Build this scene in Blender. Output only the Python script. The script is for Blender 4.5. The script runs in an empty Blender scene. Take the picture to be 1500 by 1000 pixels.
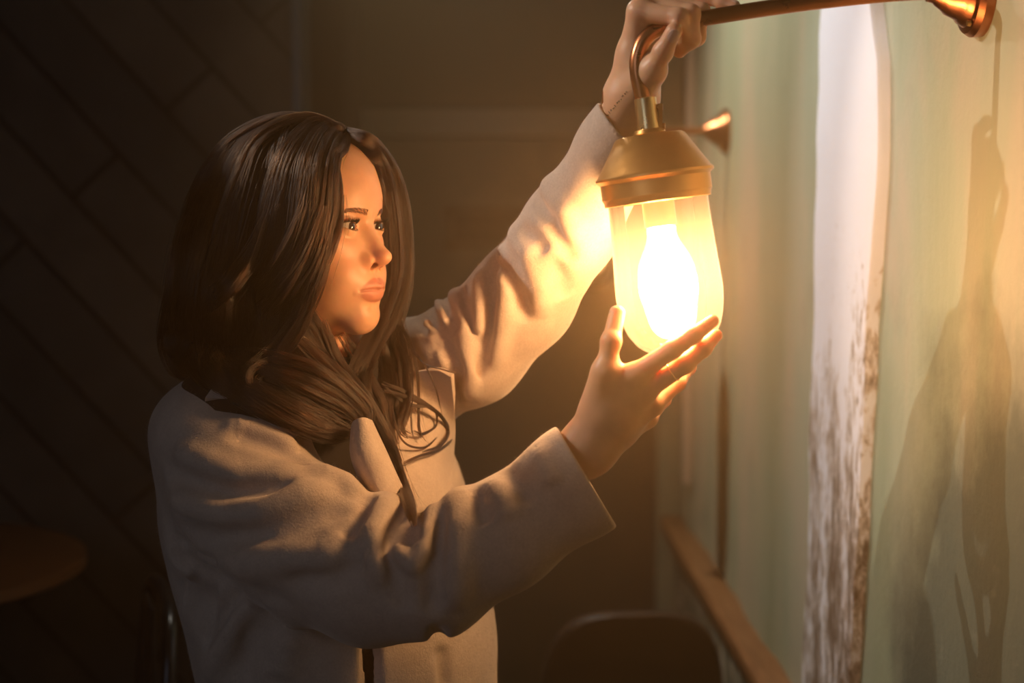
import bpy, math, random, os
import numpy as np
from mathutils import Vector, Matrix
C = bpy.context.scene.collection
PI = math.pi
FPX = 2083.0                                   # 50 mm lens on a 36 mm wide sensor, in pixels of the 1500 px frame
EYE = 1.50                                     # camera height above the floor
PITCH = math.atan(152.0 / FPX)
def W(px, py, Y):
    """World point on plane y = Y that is seen at pixel (px, py): a drafting aid, distances are real."""
    u = (px - 750) / FPX; v = -(py - 500) / FPX
    ca, sa = math.cos(PITCH), math.sin(PITCH)
    dy = ca + v * sa; dz = v * ca - sa
    t = Y / dy
    return np.array([u * t, Y, EYE + dz * t])
# ---------------------------------------------------------------- signed distance toolbox
F4 = np.float32
def A(*v): return np.array(v, dtype=F4)
def ln(P): return np.sqrt((P * P).sum(-1))
def sph(P, c, r): return ln(P - A(*c)) - F4(r)
def ell(P, c, r, R=None):
    q = P - A(*c)
    if R is not None: q = q @ np.asarray(R, F4)
    r = A(*r); k0 = ln(q / r); k1 = ln(q / (r * r)) + 1e-9
    return k0 * (k0 - 1) / k1
def cap(P, a, b, ra, rb=None):
    rb = ra if rb is None else rb
    a = A(*a); b = A(*b); ba = b - a; pa = P - a
    h = np.clip((pa @ ba) / max(float(ba @ ba), 1e-12), 0, 1)
    return ln(pa - h[..., None] * ba) - (F4(ra) + h * F4(rb - ra))
def smin(a, b, k):
    h = np.maximum(k - np.abs(a - b), 0) / k
    return np.minimum(a, b) - h * h * (k * .25)
def smax(a, b, k): return -smin(-a, -b, k)
def sstep(e0, e1, x):
    t = np.clip((x - e0) / (e1 - e0), 0, 1); return t * t * (3 - 2 * t)
def polyd(P, pts):
    """distance to a polyline and the parameter 0..1 along it"""
    pts = [A(*p) for p in pts]; best = None; n = len(pts) - 1
    for i in range(n):
        ba = pts[i + 1] - pts[i]; pa = P - pts[i]
        h = np.clip((pa @ ba) / max(float(ba @ ba), 1e-12), 0, 1)
        d = ln(pa - h[..., None] * ba); s = (i + h) / n
        if best is None: best, par = d, s
        else:
            m = d < best; best = np.where(m, d, best); par = np.where(m, s, par)
    return best, par
def chain(P, pts, rad, k):
    d = None
    for i in range(len(pts) - 1):
        c = cap(P, pts[i], pts[i + 1], rad[i], rad[i + 1])
        d = c if d is None else smin(d, c, k)
    return d
def spline(pts, n):
    """Catmull-Rom through pts, n samples"""
    p = np.array(pts, float); p = np.vstack([2 * p[0] - p[1], p, 2 * p[-1] - p[-2]])
    t = np.linspace(0, len(pts) - 1 - 1e-9, n); i = t.astype(int); f = (t - i)[:, None]
    a, b, c, d = p[i], p[i + 1], p[i + 2], p[i + 3]
    return .5 * (2 * b + (c - a) * f + (2 * a - 5 * b + 4 * c - d) * f ** 2 + (3 * b - a - 3 * c + d) * f ** 3)
# ---------------------------------------------------------------- sparse surface nets
def ev(f, P):
    P = P.reshape(-1, 3).astype(F4); out = np.empty(len(P), F4)
    for i in range(0, len(P), 400000): out[i:i + 400000] = f(P[i:i + 400000])
    return out
def nets(f, lo, hi, vox, slack=1.35, smooth=2):
    B = 8; lo = np.array(lo, float); nb = np.ceil((np.array(hi, float) - lo) / (vox * B)).astype(int)
    ci = np.stack(np.meshgrid(*[np.arange(n) for n in nb], indexing='ij'), -1).reshape(-1, 3)
    # two-level search for the blocks the surface passes through
    big = 4; key = ci // big; kk = np.unique(key, axis=0)
    dc = ev(f, lo + (kk + .5) * B * big * vox)
    keep = kk[np.abs(dc) < B * big * vox * .87 * slack + .01]
    off = np.stack(np.meshgrid(*[np.arange(big)] * 3, indexing='ij'), -1).reshape(-1, 3)
    ci = (keep[:, None] * big + off).reshape(-1, 3); ci = ci[(ci < nb).all(1)]
    dc = ev(f, lo + (ci + .5) * B * vox)
    ci = ci[np.abs(dc) < B * vox * .87 * slack + .003]
    g = np.stack(np.meshgrid(*[np.arange(B + 1)] * 3, indexing='ij'), -1).reshape(-1, 3)
    N3 = (nb * B + 2).astype(np.int64)
    keys = []; pos = []; edges = []
    for s in range(0, len(ci), 600):
        b = ci[s:s + 600]; idx = b[:, None] * B + g
        v = ev(f, lo + idx * vox).reshape(len(b), B + 1, B + 1, B + 1)
        v = np.where(v == 0, 1e-9, v)
        ins = v < 0
        acc = np.zeros((len(b), B, B, B, 3)); cnt = np.zeros((len(b), B, B, B))
        sl = [slice(0, B), slice(1, B + 1)]
        for ax in range(3):
            for u in (0, 1):
                for w in (0, 1):
                    o = [0, 0, 0]; oth = [i for i in range(3) if i != ax]; o[oth[0]] = u; o[oth[1]] = w
                    a0 = v[:, sl[o[0]], sl[o[1]], sl[o[2]]]
                    o2 = list(o); o2[ax] = 1
                    a1 = v[:, sl[o2[0]], sl[o2[1]], sl[o2[2]]]
                    m = (a0 < 0) != (a1 < 0)
                    t = np.where(m, a0 / np.where(m, a0 - a1, 1), 0)
                    for c in range(3):
                        acc[..., c] += np.where(m, t if c == ax else o[c], 0)
                    cnt += m
        bi, x, y, z = np.nonzero(cnt)
        cell = b[bi] * B + np.stack([x, y, z], 1)
        pos.append(lo + (cell + acc[bi, x, y, z] / cnt[bi, x, y, z][:, None]) * vox)
        keys.append((cell[:, 0] * N3[1] + cell[:, 1]) * N3[2] + cell[:, 2])
        for ax in range(3):
            a0 = ins[:, :B, :B, :B]; o = [0, 0, 0]; o[ax] = 1
            a1 = ins[:, sl[o[0]], sl[o[1]], sl[o[2]]]
            bi, x, y, z = np.nonzero(a0 != a1)
            p = b[bi] * B + np.stack([x, y, z], 1)
            edges.append((ax, p, a0[bi, x, y, z]))
    keys = np.concatenate(keys); pos = np.concatenate(pos)
    order = np.argsort(keys); keys = keys[order]; pos = pos[order]
    quads = []
    for ax, p, inside in edges:
        u, w = [(1, 2), (2, 0), (0, 1)][ax]
        eu = np.eye(3, dtype=int)[u]; ew = np.eye(3, dtype=int)[w]
        c = [p, p - eu, p - eu - ew, p - ew]; q = []; ok = np.ones(len(p), bool)
        for cc in c:
            k = (cc[:, 0] * N3[1] + cc[:, 1]) * N3[2] + cc[:, 2]
            i = np.clip(np.searchsorted(keys, k), 0, len(keys) - 1); ok &= keys[i] == k; q.append(i)
        q = np.stack(q, 1)
        q[~inside] = q[~inside][:, ::-1]
        quads.append(q[ok])
    quads = np.concatenate(quads)
    h = vox * .5
    for _ in range(smooth):                       # slide the vertices onto the exact surface
        d = ev(f, pos); e = np.eye(3) * h
        gr = np.stack([ev(f, pos + e[i]) - ev(f, pos - e[i]) for i in range(3)], 1) / (2 * h)
        n2 = (gr * gr).sum(1) + 1e-6
        step = np.clip(d / n2, -vox, vox)
        pos = pos - gr * (step * .8)[:, None]
    return pos, quads
def npmesh(name, V, Q, mat=None, parent=None, smooth=True, attr=None):
    me = bpy.data.meshes.new(name); V = np.asarray(V, F4)
    me.vertices.add(len(V)); me.vertices.foreach_set('co', V.ravel())
    Q = np.asarray(Q, np.int32); k = Q.shape[1]
    me.loops.add(Q.size); me.loops.foreach_set('vertex_index', Q.ravel())
    me.polygons.add(len(Q)); me.polygons.foreach_set('loop_start', np.arange(len(Q), dtype=np.int32) * k)
    me.update(calc_edges=True); me.validate()
    me.polygons.foreach_set('use_smooth', [smooth] * len(me.polygons))
    if attr:
        for nm, arr in attr.items():
            if arr.ndim == 1: me.attributes.new(nm, 'FLOAT', 'POINT').data.foreach_set('value', arr.astype(F4))
            else:
                a4 = np.ones((len(arr), 4), F4); a4[:, :3] = arr
                me.attributes.new(nm, 'FLOAT_COLOR', 'POINT').data.foreach_set('color', a4.ravel())
    o = bpy.data.objects.new(name, me); C.objects.link(o)
    if mat: me.materials.append(mat)
    if parent: o.parent = parent
    return o
# ---------------------------------------------------------------- ordinary mesh helpers
class MB:
    """collects simple solids, links them as one mesh object"""
    def __init__(s): s.v = []; s.f = []
    def add(s, V, F):
        b = len(s.v); s.v += [tuple(map(float, p)) for p in V]; s.f += [tuple(b + i for i in q) for q in F]; return s
    def box(s, c, d, M=None, bev=0.0):
        x, y, z = [k / 2 for k in d]
        if bev <= 0:
            V = [(a, b, c_) for a in (-x, x) for b in (-y, y) for c_ in (-z, z)]
            F = [(0, 1, 3, 2), (4, 6, 7, 5), (0, 4, 5, 1), (2, 3, 7, 6), (0, 2, 6, 4), (1, 5, 7, 3)]
        else:
            import bmesh
            bm = bmesh.new(); bmesh.ops.create_cube(bm, size=1)
            for v in bm.verts: v.co = Vector((v.co.x * 2 * x, v.co.y * 2 * y, v.co.z * 2 * z))
            bmesh.ops.bevel(bm, geom=bm.edges[:], offset=bev, segments=2, affect='EDGES', profile=.6)
            bm.verts.index_update(); V = [tuple(v.co) for v in bm.verts]; F = [tuple(v.index for v in f.verts) for f in bm.faces]; bm.free()
        V = [Vector(p) for p in V]
        if M is not None: V = [M @ p for p in V]
        return s.add([p + Vector(c) for p in V], F)
    def tube(s, pts, r, n=16, closed=False, caps=True):
        P = [Vector(p) for p in pts]; R = r if isinstance(r, (list, tuple, np.ndarray)) else [r] * len(P)
        m = len(P); T = []
        for i in range(m):
            a = P[(i - 1) % m] if closed or i > 0 else P[i]; b = P[(i + 1) % m] if closed or i < m - 1 else P[i]
            T.append((b - a).normalized())
        up = Vector((0, 0, 1)) if abs(T[0].z) < .9 else Vector((1, 0, 0))
        nrm = T[0].cross(up).normalized(); V = []
        for i in range(m):
            nrm = (nrm - T[i] * nrm.dot(T[i])).normalized(); bi = T[i].cross(nrm)
            for k in range(n):
                a = 2 * PI * k / n; V.append(P[i] + (nrm * math.cos(a) + bi * math.sin(a)) * R[i])
        F = [(i * n + k, i * n + (k + 1) % n, ((i + 1) % m) * n + (k + 1) % n, ((i + 1) % m) * n + k) for i in range(m if closed else m - 1) for k in range(n)]
        if caps and not closed: F += [tuple(range(n))[::-1], tuple((m - 1) * n + k for k in range(n))]
        return s.add(V, F)
    def lathe(s, prof, n=64, M=None, origin=(0, 0, 0)):
        V = []; F = []; m = len(prof)
        for r, z in prof:
            for k in range(n):
                a = 2 * PI * k / n; p = Vector((r * math.cos(a), r * math.sin(a), z))
                V.append((M @ p if M is not None else p) + Vector(origin))
        for i in range(m - 1):
            for k in range(n): F.append((i * n + k, i * n + (k + 1) % n, (i + 1) * n + (k + 1) % n, (i + 1) * n + k))
        return s.add(V, F)
    def build(s, name, mat, parent=None, smooth=True, angle=35):
        me = bpy.data.meshes.new(name); me.from_pydata(s.v, [], s.f); me.update()
        import bmesh
        bm = bmesh.new(); bm.from_mesh(me); bmesh.ops.remove_doubles(bm, verts=bm.verts, dist=1e-6)
        bmesh.ops.recalc_face_normals(bm, faces=bm.faces); bm.to_mesh(me); bm.free()
        if smooth:
            me.polygons.foreach_set('use_smooth', [True] * len(me.polygons)); me.update()
            me.set_sharp_from_angle(angle=math.radians(angle))
        o = bpy.data.objects.new(name, me); C.objects.link(o); me.materials.append(mat)
        if parent: o.parent = parent; o.matrix_parent_inverse = parent.matrix_world.inverted() if False else Matrix.Translation(-Vector(parent.location))
        return o
def root(name, loc, label, cat, group=None):
    o = bpy.data.objects.new(name, None); C.objects.link(o); o.location = loc; o.empty_display_size = .05
    o['label'] = label; o['category'] = cat
    if group: o['group'] = group
    return o
def tag(o, label=None, cat=None, group=None, kind=None):
    for k, v in (('label', label), ('category', cat), ('group', group), ('kind', kind)):
        if v: o[k] = v
    return o
def struct(o): o['kind'] = 'structure'; return o
# ---------------------------------------------------------------- materials
def mat(name, color=(.5, .5, .5), rough=.6, metal=0.0, **kw):
    m = bpy.data.materials.new(name); m.use_nodes = True; b = m.node_tree.nodes['Principled BSDF']
    b.inputs['Base Color'].default_value = (*color, 1); b.inputs['Roughness'].default_value = rough; b.inputs['Metallic'].default_value = metal
    for k, v in kw.items():
        b.inputs[k.replace('_', ' ')].default_value = v
    return m
class NT:
    def __init__(s, m): s.t = m.node_tree; s.b = s.t.nodes.get('Principled BSDF')
    def n(s, typ, **kw):
        nd = s.t.nodes.new(typ)
        for k, v in kw.items(): setattr(nd, k, v)
        return nd
    def l(s, a, b): s.t.links.new(a, b)
    def coord(s, scale=(1, 1, 1), kind='Object', rot=(0, 0, 0)):
        tc = s.n('ShaderNodeTexCoord'); mp = s.n('ShaderNodeMapping'); mp.inputs['Scale'].default_value = scale; mp.inputs['Rotation'].default_value = rot
        s.l(tc.outputs[kind], mp.inputs['Vector']); return mp.outputs['Vector']
    def noise(s, vec, scale=5, detail=4, rough=.5, dist=0):
        k = s.n('ShaderNodeTexNoise'); k.inputs['Scale'].default_value = scale; k.inputs['Detail'].default_value = detail
        k.inputs['Roughness'].default_value = rough; k.inputs['Distortion'].default_value = dist; s.l(vec, k.inputs['Vector']); return k.outputs['Fac']
    def ramp(s, fac, stops):
        r = s.n('ShaderNodeValToRGB'); e = r.color_ramp.elements
        while len(e) < len(stops): e.new(.5)
        for i, (p, c) in enumerate(stops): e[i].position = p; e[i].color = (*c, 1) if len(c) == 3 else c
        s.l(fac, r.inputs['Fac']); return r.outputs['Color']
    def mix(s, fac, a, b, mode='MIX'):
        m = s.n('ShaderNodeMix', data_type='RGBA', blend_type=mode)
        for sock, v in ((m.inputs[0], fac), (m.inputs[6], a), (m.inputs[7], b)):
            if hasattr(v, 'links'): s.l(v, sock)
            elif isinstance(v, (int, float)): sock.default_value = v
            else: sock.default_value = (*v, 1)
        return m.outputs[2]
    def bump(s, h, strength=.3, dist=.01):
        b = s.n('ShaderNodeBump'); b.inputs['Strength'].default_value = strength; b.inputs['Distance'].default_value = dist
        s.l(h, b.inputs['Height']); s.l(b.outputs['Normal'], s.b.inputs['Normal'])
# ================================================================ the room
WC, WS = .5096, -.01296                        # plastered wall: x = WC + WS * y
def onwall(px, py, off=0.):
    o = np.array([0, 0, EYE]); d = W(px, py, 1.) - o; t = (WC - off) / (d[0] - WS * d[1]); return o + d * t
def wallx(y): return WC + WS * y
YEND = 3.86
# -- materials
m_plaster = mat('green_plaster', rough=.72); nt = NT(m_plaster); v = nt.coord((1, 1, 1))
n1 = nt.noise(nt.coord((1.5, 1.5, .35)), 3.0, 5, .6, .4); n2 = nt.noise(v, 14, 6, .65)
c = nt.ramp(n1, [(.30, (.29, .325, .21)), (.50, (.37, .39, .27)), (.70, (.50, .41, .30))])
spk = nt.ramp(nt.noise(v, 110, 2, .7), [(.66, (1, 1, 1)), (.76, (.30, .27, .20))])
wear = nt.ramp(nt.noise(v, 3.2, 4, .6), [(.55, (0, 0, 0)), (.68, (1, 1, 1))])
c = nt.mix(nt.mix(1., wear, (.8, .8, .8), 'MULTIPLY'), c, nt.mix(1., c, spk, 'MULTIPLY'))
sp = nt.n('ShaderNodeSeparateXYZ'); nt.l(v, sp.inputs[0])     # stain low on the wall, darkened further to paint in the light's falloff
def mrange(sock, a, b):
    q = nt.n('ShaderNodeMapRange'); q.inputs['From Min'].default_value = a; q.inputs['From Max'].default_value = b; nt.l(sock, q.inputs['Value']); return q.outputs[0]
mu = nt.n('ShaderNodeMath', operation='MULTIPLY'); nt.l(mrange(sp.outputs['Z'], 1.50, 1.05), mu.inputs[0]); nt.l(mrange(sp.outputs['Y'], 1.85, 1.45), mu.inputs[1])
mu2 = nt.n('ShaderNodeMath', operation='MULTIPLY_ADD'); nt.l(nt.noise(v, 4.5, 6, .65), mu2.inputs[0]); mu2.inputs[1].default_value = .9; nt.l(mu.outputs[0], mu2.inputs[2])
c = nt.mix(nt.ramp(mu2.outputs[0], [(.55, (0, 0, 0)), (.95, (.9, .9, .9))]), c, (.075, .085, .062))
c = nt.mix(nt.ramp(n2, [(.62, (0, 0, 0)), (.75, (.35, .35, .35))]), c, (.28, .27, .20))
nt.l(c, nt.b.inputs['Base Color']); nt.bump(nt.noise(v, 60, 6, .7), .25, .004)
m_beam = mat('whitewashed_wood', rough=.6); nt = NT(m_beam)
g = nt.noise(nt.coord((20, 20, 6.5)), 3.4, 8, .74, .3)
tc = nt.n('ShaderNodeTexCoord'); sx = nt.n('ShaderNodeSeparateXYZ'); nt.l(tc.outputs['Object'], sx.inputs[0])
mr = nt.n('ShaderNodeMapRange'); mr.inputs['From Min'].default_value = 1.75; mr.inputs['From Max'].default_value = .95; mr.inputs['To Min'].default_value = -.22; mr.inputs['To Max'].default_value = .16
nt.l(sx.outputs['Z'], mr.inputs['Value']); ad = nt.n('ShaderNodeMath', operation='ADD'); nt.l(g, ad.inputs[0]); nt.l(mr.outputs[0], ad.inputs[1])
patch = nt.noise(nt.coord((9, 9, 3)), 1.6, 4, .6); ad2 = nt.n('ShaderNodeMath', operation='ADD'); nt.l(ad.outputs[0], ad2.inputs[0])
pm = nt.n('ShaderNodeMapRange'); pm.inputs['From Min'].default_value = .3; pm.inputs['From Max'].default_value = .7; pm.inputs['To Min'].default_value = -.12; pm.inputs['To Max'].default_value = .12
nt.l(patch, pm.inputs['Value']); nt.l(pm.outputs[0], ad2.inputs[1])
bc = nt.ramp(ad2.outputs[0], [(.52, (.93, .91, .97)), (.58, (.66, .57, .50)), (.70, (.22, .155, .105))])
nt.l(bc, nt.b.inputs['Base Color']); nt.bump(g, .5, .004)
m_dark = mat('dark_panelling', (.075, .062, .048), .6)
m_teal = mat('grey_brown_paint', (.24, .205, .155), .55)
m_plank = mat('dark_stained_planks', rough=.65, Specular_IOR_Level=.2); nt = NT(m_plank)
v = nt.coord((1, 1, 1), rot=(0, math.radians(-48), 0))
br = nt.n('ShaderNodeTexBrick'); br.inputs['Scale'].default_value = 1.; br.inputs['Brick Width'].default_value = 1.25; br.inputs['Row Height'].default_value = .15
br.inputs['Mortar Size'].default_value = .006; br.inputs['Color1'].default_value = (.070, .060, .054, 1); br.inputs['Color2'].default_value = (.115, .086, .070, 1); br.inputs['Mortar'].default_value = (.003, .003, .003, 1)
rx = nt.n('ShaderNodeCombineXYZ'); s2 = nt.n('ShaderNodeSeparateXYZ'); nt.l(v, s2.inputs[0]); nt.l(s2.outputs['X'], rx.inputs['X']); nt.l(s2.outputs['Z'], rx.inputs['Y'])
nt.l(rx.outputs[0], br.inputs['Vector'])
gr = nt.noise(v, 9, 5, .6); nt.l(nt.mix(.35, br.outputs['Color'], nt.mix(1., br.outputs['Color'], nt.ramp(gr, [(.3, (.3, .3, .3)), (.7, (1.7, 1.6, 1.5))]), 'MULTIPLY')), nt.b.inputs['Base Color'])
m_floor = mat('dark_floorboards', (.030, .022, .016), .45)
m_ceil = mat('dark_ceiling', (.03, .028, .026), .8)
m_rail = mat('brown_wood', (.26, .115, .045), .45); nt = NT(m_rail); nt.l(nt.ramp(nt.noise(nt.coord((20, 2, 20)), 4, 5, .6), [(.3, (.20, .085, .032)), (.7, (.34, .155, .062))]), nt.b.inputs['Base Color'])
m_wains = mat('worn_green_wainscot', rough=.6); nt = NT(m_wains)
nt.l(nt.ramp(nt.noise(nt.coord((3, 3, 1.2)), 7, 4, .6), [(.55, (.15, .145, .10)), (.62, (.55, .48, .36))]), nt.b.inputs['Base Color'])
# -- plastered wall with its slow waviness
def wall_off(y, z):
    return .0035 * math.sin(y * 5.1 + .6) + .0022 * math.sin(y * 13.7 + z * 1.3 + 1.) + .0012 * math.sin(y * 29 + z * 2.1) + .0016 * math.sin(z * 4.7 + y * 2.)
ys = np.linspace(-1.2, YEND, 260); zs = np.linspace(0, 2.75, 60)
m = MB(); V = [(wallx(y) - wall_off(y, z), y, z) for y in ys for z in zs]; nz = len(zs)
F = [(i * nz + k, (i + 1) * nz + k, (i + 1) * nz + k + 1, i * nz + k + 1) for i in range(len(ys) - 1) for k in range(nz - 1)]
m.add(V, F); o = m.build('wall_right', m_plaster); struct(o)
sm = o.modifiers.new('thick', 'SOLIDIFY'); sm.thickness = .12; sm.offset = 1
# -- the whitewashed post set in the wall
LE = [(1216, -60), (1215, 15), (1212, 100), (1210, 200), (1205, 350), (1203, 450), (1200, 600), (1197, 750), (1192, 870), (1187, 1000), (1180, 1150)]
RE = [(1285, -60), (1292, 10), (1300, 100), (1301, 180), (1298, 260), (1291, 380), (1286, 500), (1279, 620), (1272, 740), (1267, 850), (1257, 1000), (1250, 1150)]
def edge_yz(E, n=70):
    p = np.array([onwall(*q)[1:] for q in E]); zz = np.linspace(.02, 2.70, n); o_ = np.argsort(p[:, 1])
    return np.interp(zz, p[o_, 1], p[o_, 0]), zz
yl, zz = edge_yz(LE); yr, _ = edge_yz(RE)
rs = np.random.RandomState(4)
yl = yl + np.interp(zz, np.linspace(0, 2.7, 40), rs.normal(0, .006, 40)); yr = yr + np.interp(zz, np.linspace(0, 2.7, 40), rs.normal(0, .005, 40))
prof = [(0, .008), (.008, .013), (.03, .0150), (.5, .0155), (.97, .0150), (.992, .013), (1, .008)]
m = MB(); V = []
for i, z in enumerate(zz):
    ring = [(0, -.03)] + prof + [(1, -.03)]
    for t, dpt in ring:
        y = yl[i] * (1 - t) + yr[i] * t; V.append((wallx(y) - dpt - .001 * math.sin(z * 17 + t * 9), y, z))
k = len(prof) + 2
F = [(i * k + j, i * k + (j + 1) % k, (i + 1) * k + (j + 1) % k, (i + 1) * k + j) for i in range(len(zz) - 1) for j in range(k)]
F += [tuple(range(k)), tuple((len(zz) - 1) * k + j for j in range(k))[::-1]]
m.add(V, F); struct(m.build('pillar', m_beam))
# -- chair rail and wainscot further along the same wall
def rail_pt(y, off, z): return (wallx(y) - off, y, z)
m = MB(); z0 = .728
for (dy0, dy1) in ((2.05, YEND - .02),):
    V = [rail_pt(y, o_, z) for y in (dy0, dy1) for o_, z in ((-.01, z0 - .035), (.050, z0 - .030), (.056, z0 - .012), (.056, z0 + .008), (.046, z0 + .016), (-.01, z0 + .016))]
    m.add(V, [tuple(range(6)), tuple(range(6, 12))[::-1]] + [(i, i + 6, (i + 1) % 6 + 6, (i + 1) % 6) for i in range(6)])
struct(m.build('trim_1', m_rail, smooth=False))
m = MB(); m.box((wallx(3.0) - .008, (2.38 + YEND) / 2, .35), (.03, YEND - 2.38, .70)); struct(m.build('wall_dado', m_wains, smooth=False))
# -- corner post at the end of the plastered wall
m = MB(); x = wallx(YEND)
m.box((x - .030, YEND + .03, 1.37), (.06, .08, 2.74), bev=.006); struct(m.build('trim_2', m_plaster))
m = MB(); m.box((onwall(1016, 400)[0] - .012, onwall(1016, 400)[1], 1.52), (.020, .045, 1.30), bev=.004); struct(m.build('trim_3', mat('pale_strip', (.78, .62, .48), .5)))
# -- far wall with its panels
BY = 4.30
m = MB(); m.box((.07, BY + .06, 1.375), (1.06, .12, 2.75)); struct(m.build('wall_back', m_teal, smooth=False))
m = MB(); p = W(700, 180, BY - .02); m.box((.07, BY - .02, p[2]), (1.06, .045, .085), bev=.01); struct(m.build('trim_4', mat('panel_rail', (.34, .31, .25), .5)))
m = MB(); z1 = W(700, 158, BY - .03)[2]; m.box((.07, BY - .015, (z1 + 2.75) / 2), (1.06, .03, 2.75 - z1)); struct(m.build('wall_upper_back', mat('dark_upper_paint', (.085, .082, .06), .6), smooth=False))
m = MB(); m.box((-.47, BY - .03, 1.375), (.05, .10, 2.75), bev=.004); struct(m.build('trim_6', m_dark))
m = MB()
a, b = W(660, 308, BY - .01), W(820, 360, BY - .01); w_, h_ = b[0] - a[0], a[2] - b[2]; cx, cz = (a[0] + b[0]) / 2, (a[2] + b[2]) / 2
pr = root('wall_plaque', (cx, BY - .01, cz), 'small framed brown plaque on the dark far wall, level with the raised sleeve', 'plaque')
m.box((cx, BY - .012, cz + h_ / 2), (w_ + .03, .03, .025)); m.box((cx, BY - .012, cz - h_ / 2), (w_ + .03, .03, .025)); m.box((cx - w_ / 2, BY - .012, cz), (.025, .03, h_)); m.box((cx + w_ / 2, BY - .012, cz), (.025, .03, h_))
m.build('frame', mat('plaque_frame', (.17, .12, .08), .5), pr, smooth=False)
m = MB(); m.box((cx, BY - .005, cz), (w_, .012, h_)); m.build('panel', mat('plaque_panel', (.10, .055, .032), .5), pr, smooth=False)
# -- dark opening beside the plank wall, plank wall, left side, floor, ceiling
m = MB(); m.box((-1.10, BY + .9, 1.375), (1.6, .1, 2.75)); struct(m.build('wall_passage', mat('passage_wall', (.02, .016, .014), .7), smooth=False))
px = W(434, 500, 3.35)[0]
m = MB(); m.box((px - 1.5, 3.41, 1.375), (3.0, .12, 2.75)); struct(m.build('wall_plank', m_plank, smooth=False))
m = MB(); m.box((px + .012, 3.40, 1.375), (.024, .15, 2.75), bev=.003); struct(m.build('trim_5', mat('blue_grey_edge', (.035, .055, .075), .4)))
m = MB(); m.box((-3.4, 1.6, 1.375), (.12, 7.8, 2.75)); struct(m.build('wall_left', m_dark, smooth=False))
m = MB(); m.box((-1.4, -1.4, 1.375), (4.2, .12, 2.75)); struct(m.build('wall_front', m_dark, smooth=False))
m = MB(); m.box((-1.45, 1.9, -.03), (4.3, 7.0, .06)); struct(m.build('floor', m_floor, smooth=False))
m = MB(); m.box((-1.45, 1.9, 2.78), (4.3, 7.0, .06)); struct(m.build('ceiling', m_ceil, smooth=False))
m = MB(); m.box((.62, 4.6, 1.375), (.12, 1.5, 2.75)); struct(m.build('wall_corner', m_dark, smooth=False))
# ================================================================ furniture in the gloom
m_seat = mat('dark_leather', (.035, .018, .010), .5); m_met = mat('black_metal', (.02, .022, .026), .28, .6)
m_table = mat('table_wood', (.20, .075, .030), .4)
def chair(name, loc, rz, label, back_h=.92, w=.46, group=None, metal=False):
    r = root(name, (0, 0, 0), label, 'chair', group)
    fm = m_met if metal else m_seat
    a = MB(); a.box((0, 0, .45), (w, .44, .06), bev=.02); a.build('seat', m_seat if not metal else m_met, r)
    if metal:
        pts = spline([(-w / 2, -.20, .45), (-w / 2 + .01, -.23, .68), (-w / 2 + .06, -.25, back_h - .03), (0, -.26, back_h), (w / 2 - .06, -.25, back_h - .03), (w / 2 - .01, -.23, .68), (w / 2, -.20, .45)], 40)
        a = MB(); a.tube(pts, .012); a.build('back_frame', fm, r)
        a = MB(); pts2 = [(x, -.215 - .04 * (z - .45) / .45, z) for x, z in ((0, .47), (0, back_h - .01))]; a.box((0, -.235, (.47 + back_h) / 2), (.12, .008, back_h - .48), bev=.003); a.build('back_splat', fm, r)
    else:
        n = 24; V = []; F = []
        outl = [(w / 2 * sgn(math.cos(t)) * abs(math.cos(t)) ** .55, .47 + (back_h - .47) * max(0, math.sin(t)) ** .6) for t in np.linspace(0, PI, n)]
        for yy in (-.20, -.25):
            for x_, z_ in outl: V.append((x_, yy - .05 * (z_ - .47) + .05 * (1 - (2 * x_ / w) ** 2) * -1, z_))
        F = [tuple(range(n)), tuple(range(n, 2 * n))[::-1]] + [(i, i + n, i + n + 1, i + 1) for i in range(n - 1)] + [(n - 1, 2 * n - 1, n, 0)]
        a = MB(); a.add(V, F); o = a.build('backrest', m_seat, r); bv = o.modifiers.new('b', 'BEVEL'); bv.width = .012; bv.segments = 3
    for sx in (-1, 1):
        for sy in (-1, 1):
            a = MB(); a.tube([(sx * (w / 2 - .03), sy * .18, .44), (sx * (w / 2 - .01), sy * .21, 0)], [.014, .010], 10); a.build('leg', fm, r)
    r.location = loc; r.rotation_euler = (0, 0, rz); return r
def sgn(x): return 1 if x >= 0 else -1
p = W(905, 900, 3.0); chair('leather_chair', (p[0], 3.0, 0), 0.05, 'dark brown round-backed leather chair in front of the panelled wall', back_h=.775, w=.37)
p = W(100, 950, 2.2); chair('metal_chair', (p[0] - .10, 2.15, 0), 1.9, 'black metal chair with a bent tube back beside the round table', back_h=.93, metal=True)
p = W(262, 900, 2.6); chair('dark_chair', (p[0] + .10, 2.95, 0), .5, 'dark chair standing in the gloom behind the woman', back_h=.92)
t = root('round_table', (0, 0, 0), 'round brown wooden table by the dark plank wall', 'table')
p = W(-10, 865, 2.55); a = MB(); a.lathe([(0, .0), (.36, .0), (.375, .008), (.375, .027), (.36, .035), (0, .035)], 64, origin=(p[0] - .25, 2.65, p[2])); a.build('tabletop', m_table, t)
a = MB(); a.tube([(p[0] - .25, 2.65, p[2] + .005), (p[0] - .25, 2.65, .03)], .03); a.build('pedestal', m_met, t)
a = MB(); a.lathe([(0, 0), (.24, 0), (.24, .012), (.05, .035), (0, .035)], 48, origin=(p[0] - .25, 2.65, 0)); a.build('base', m_met, t)
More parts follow.
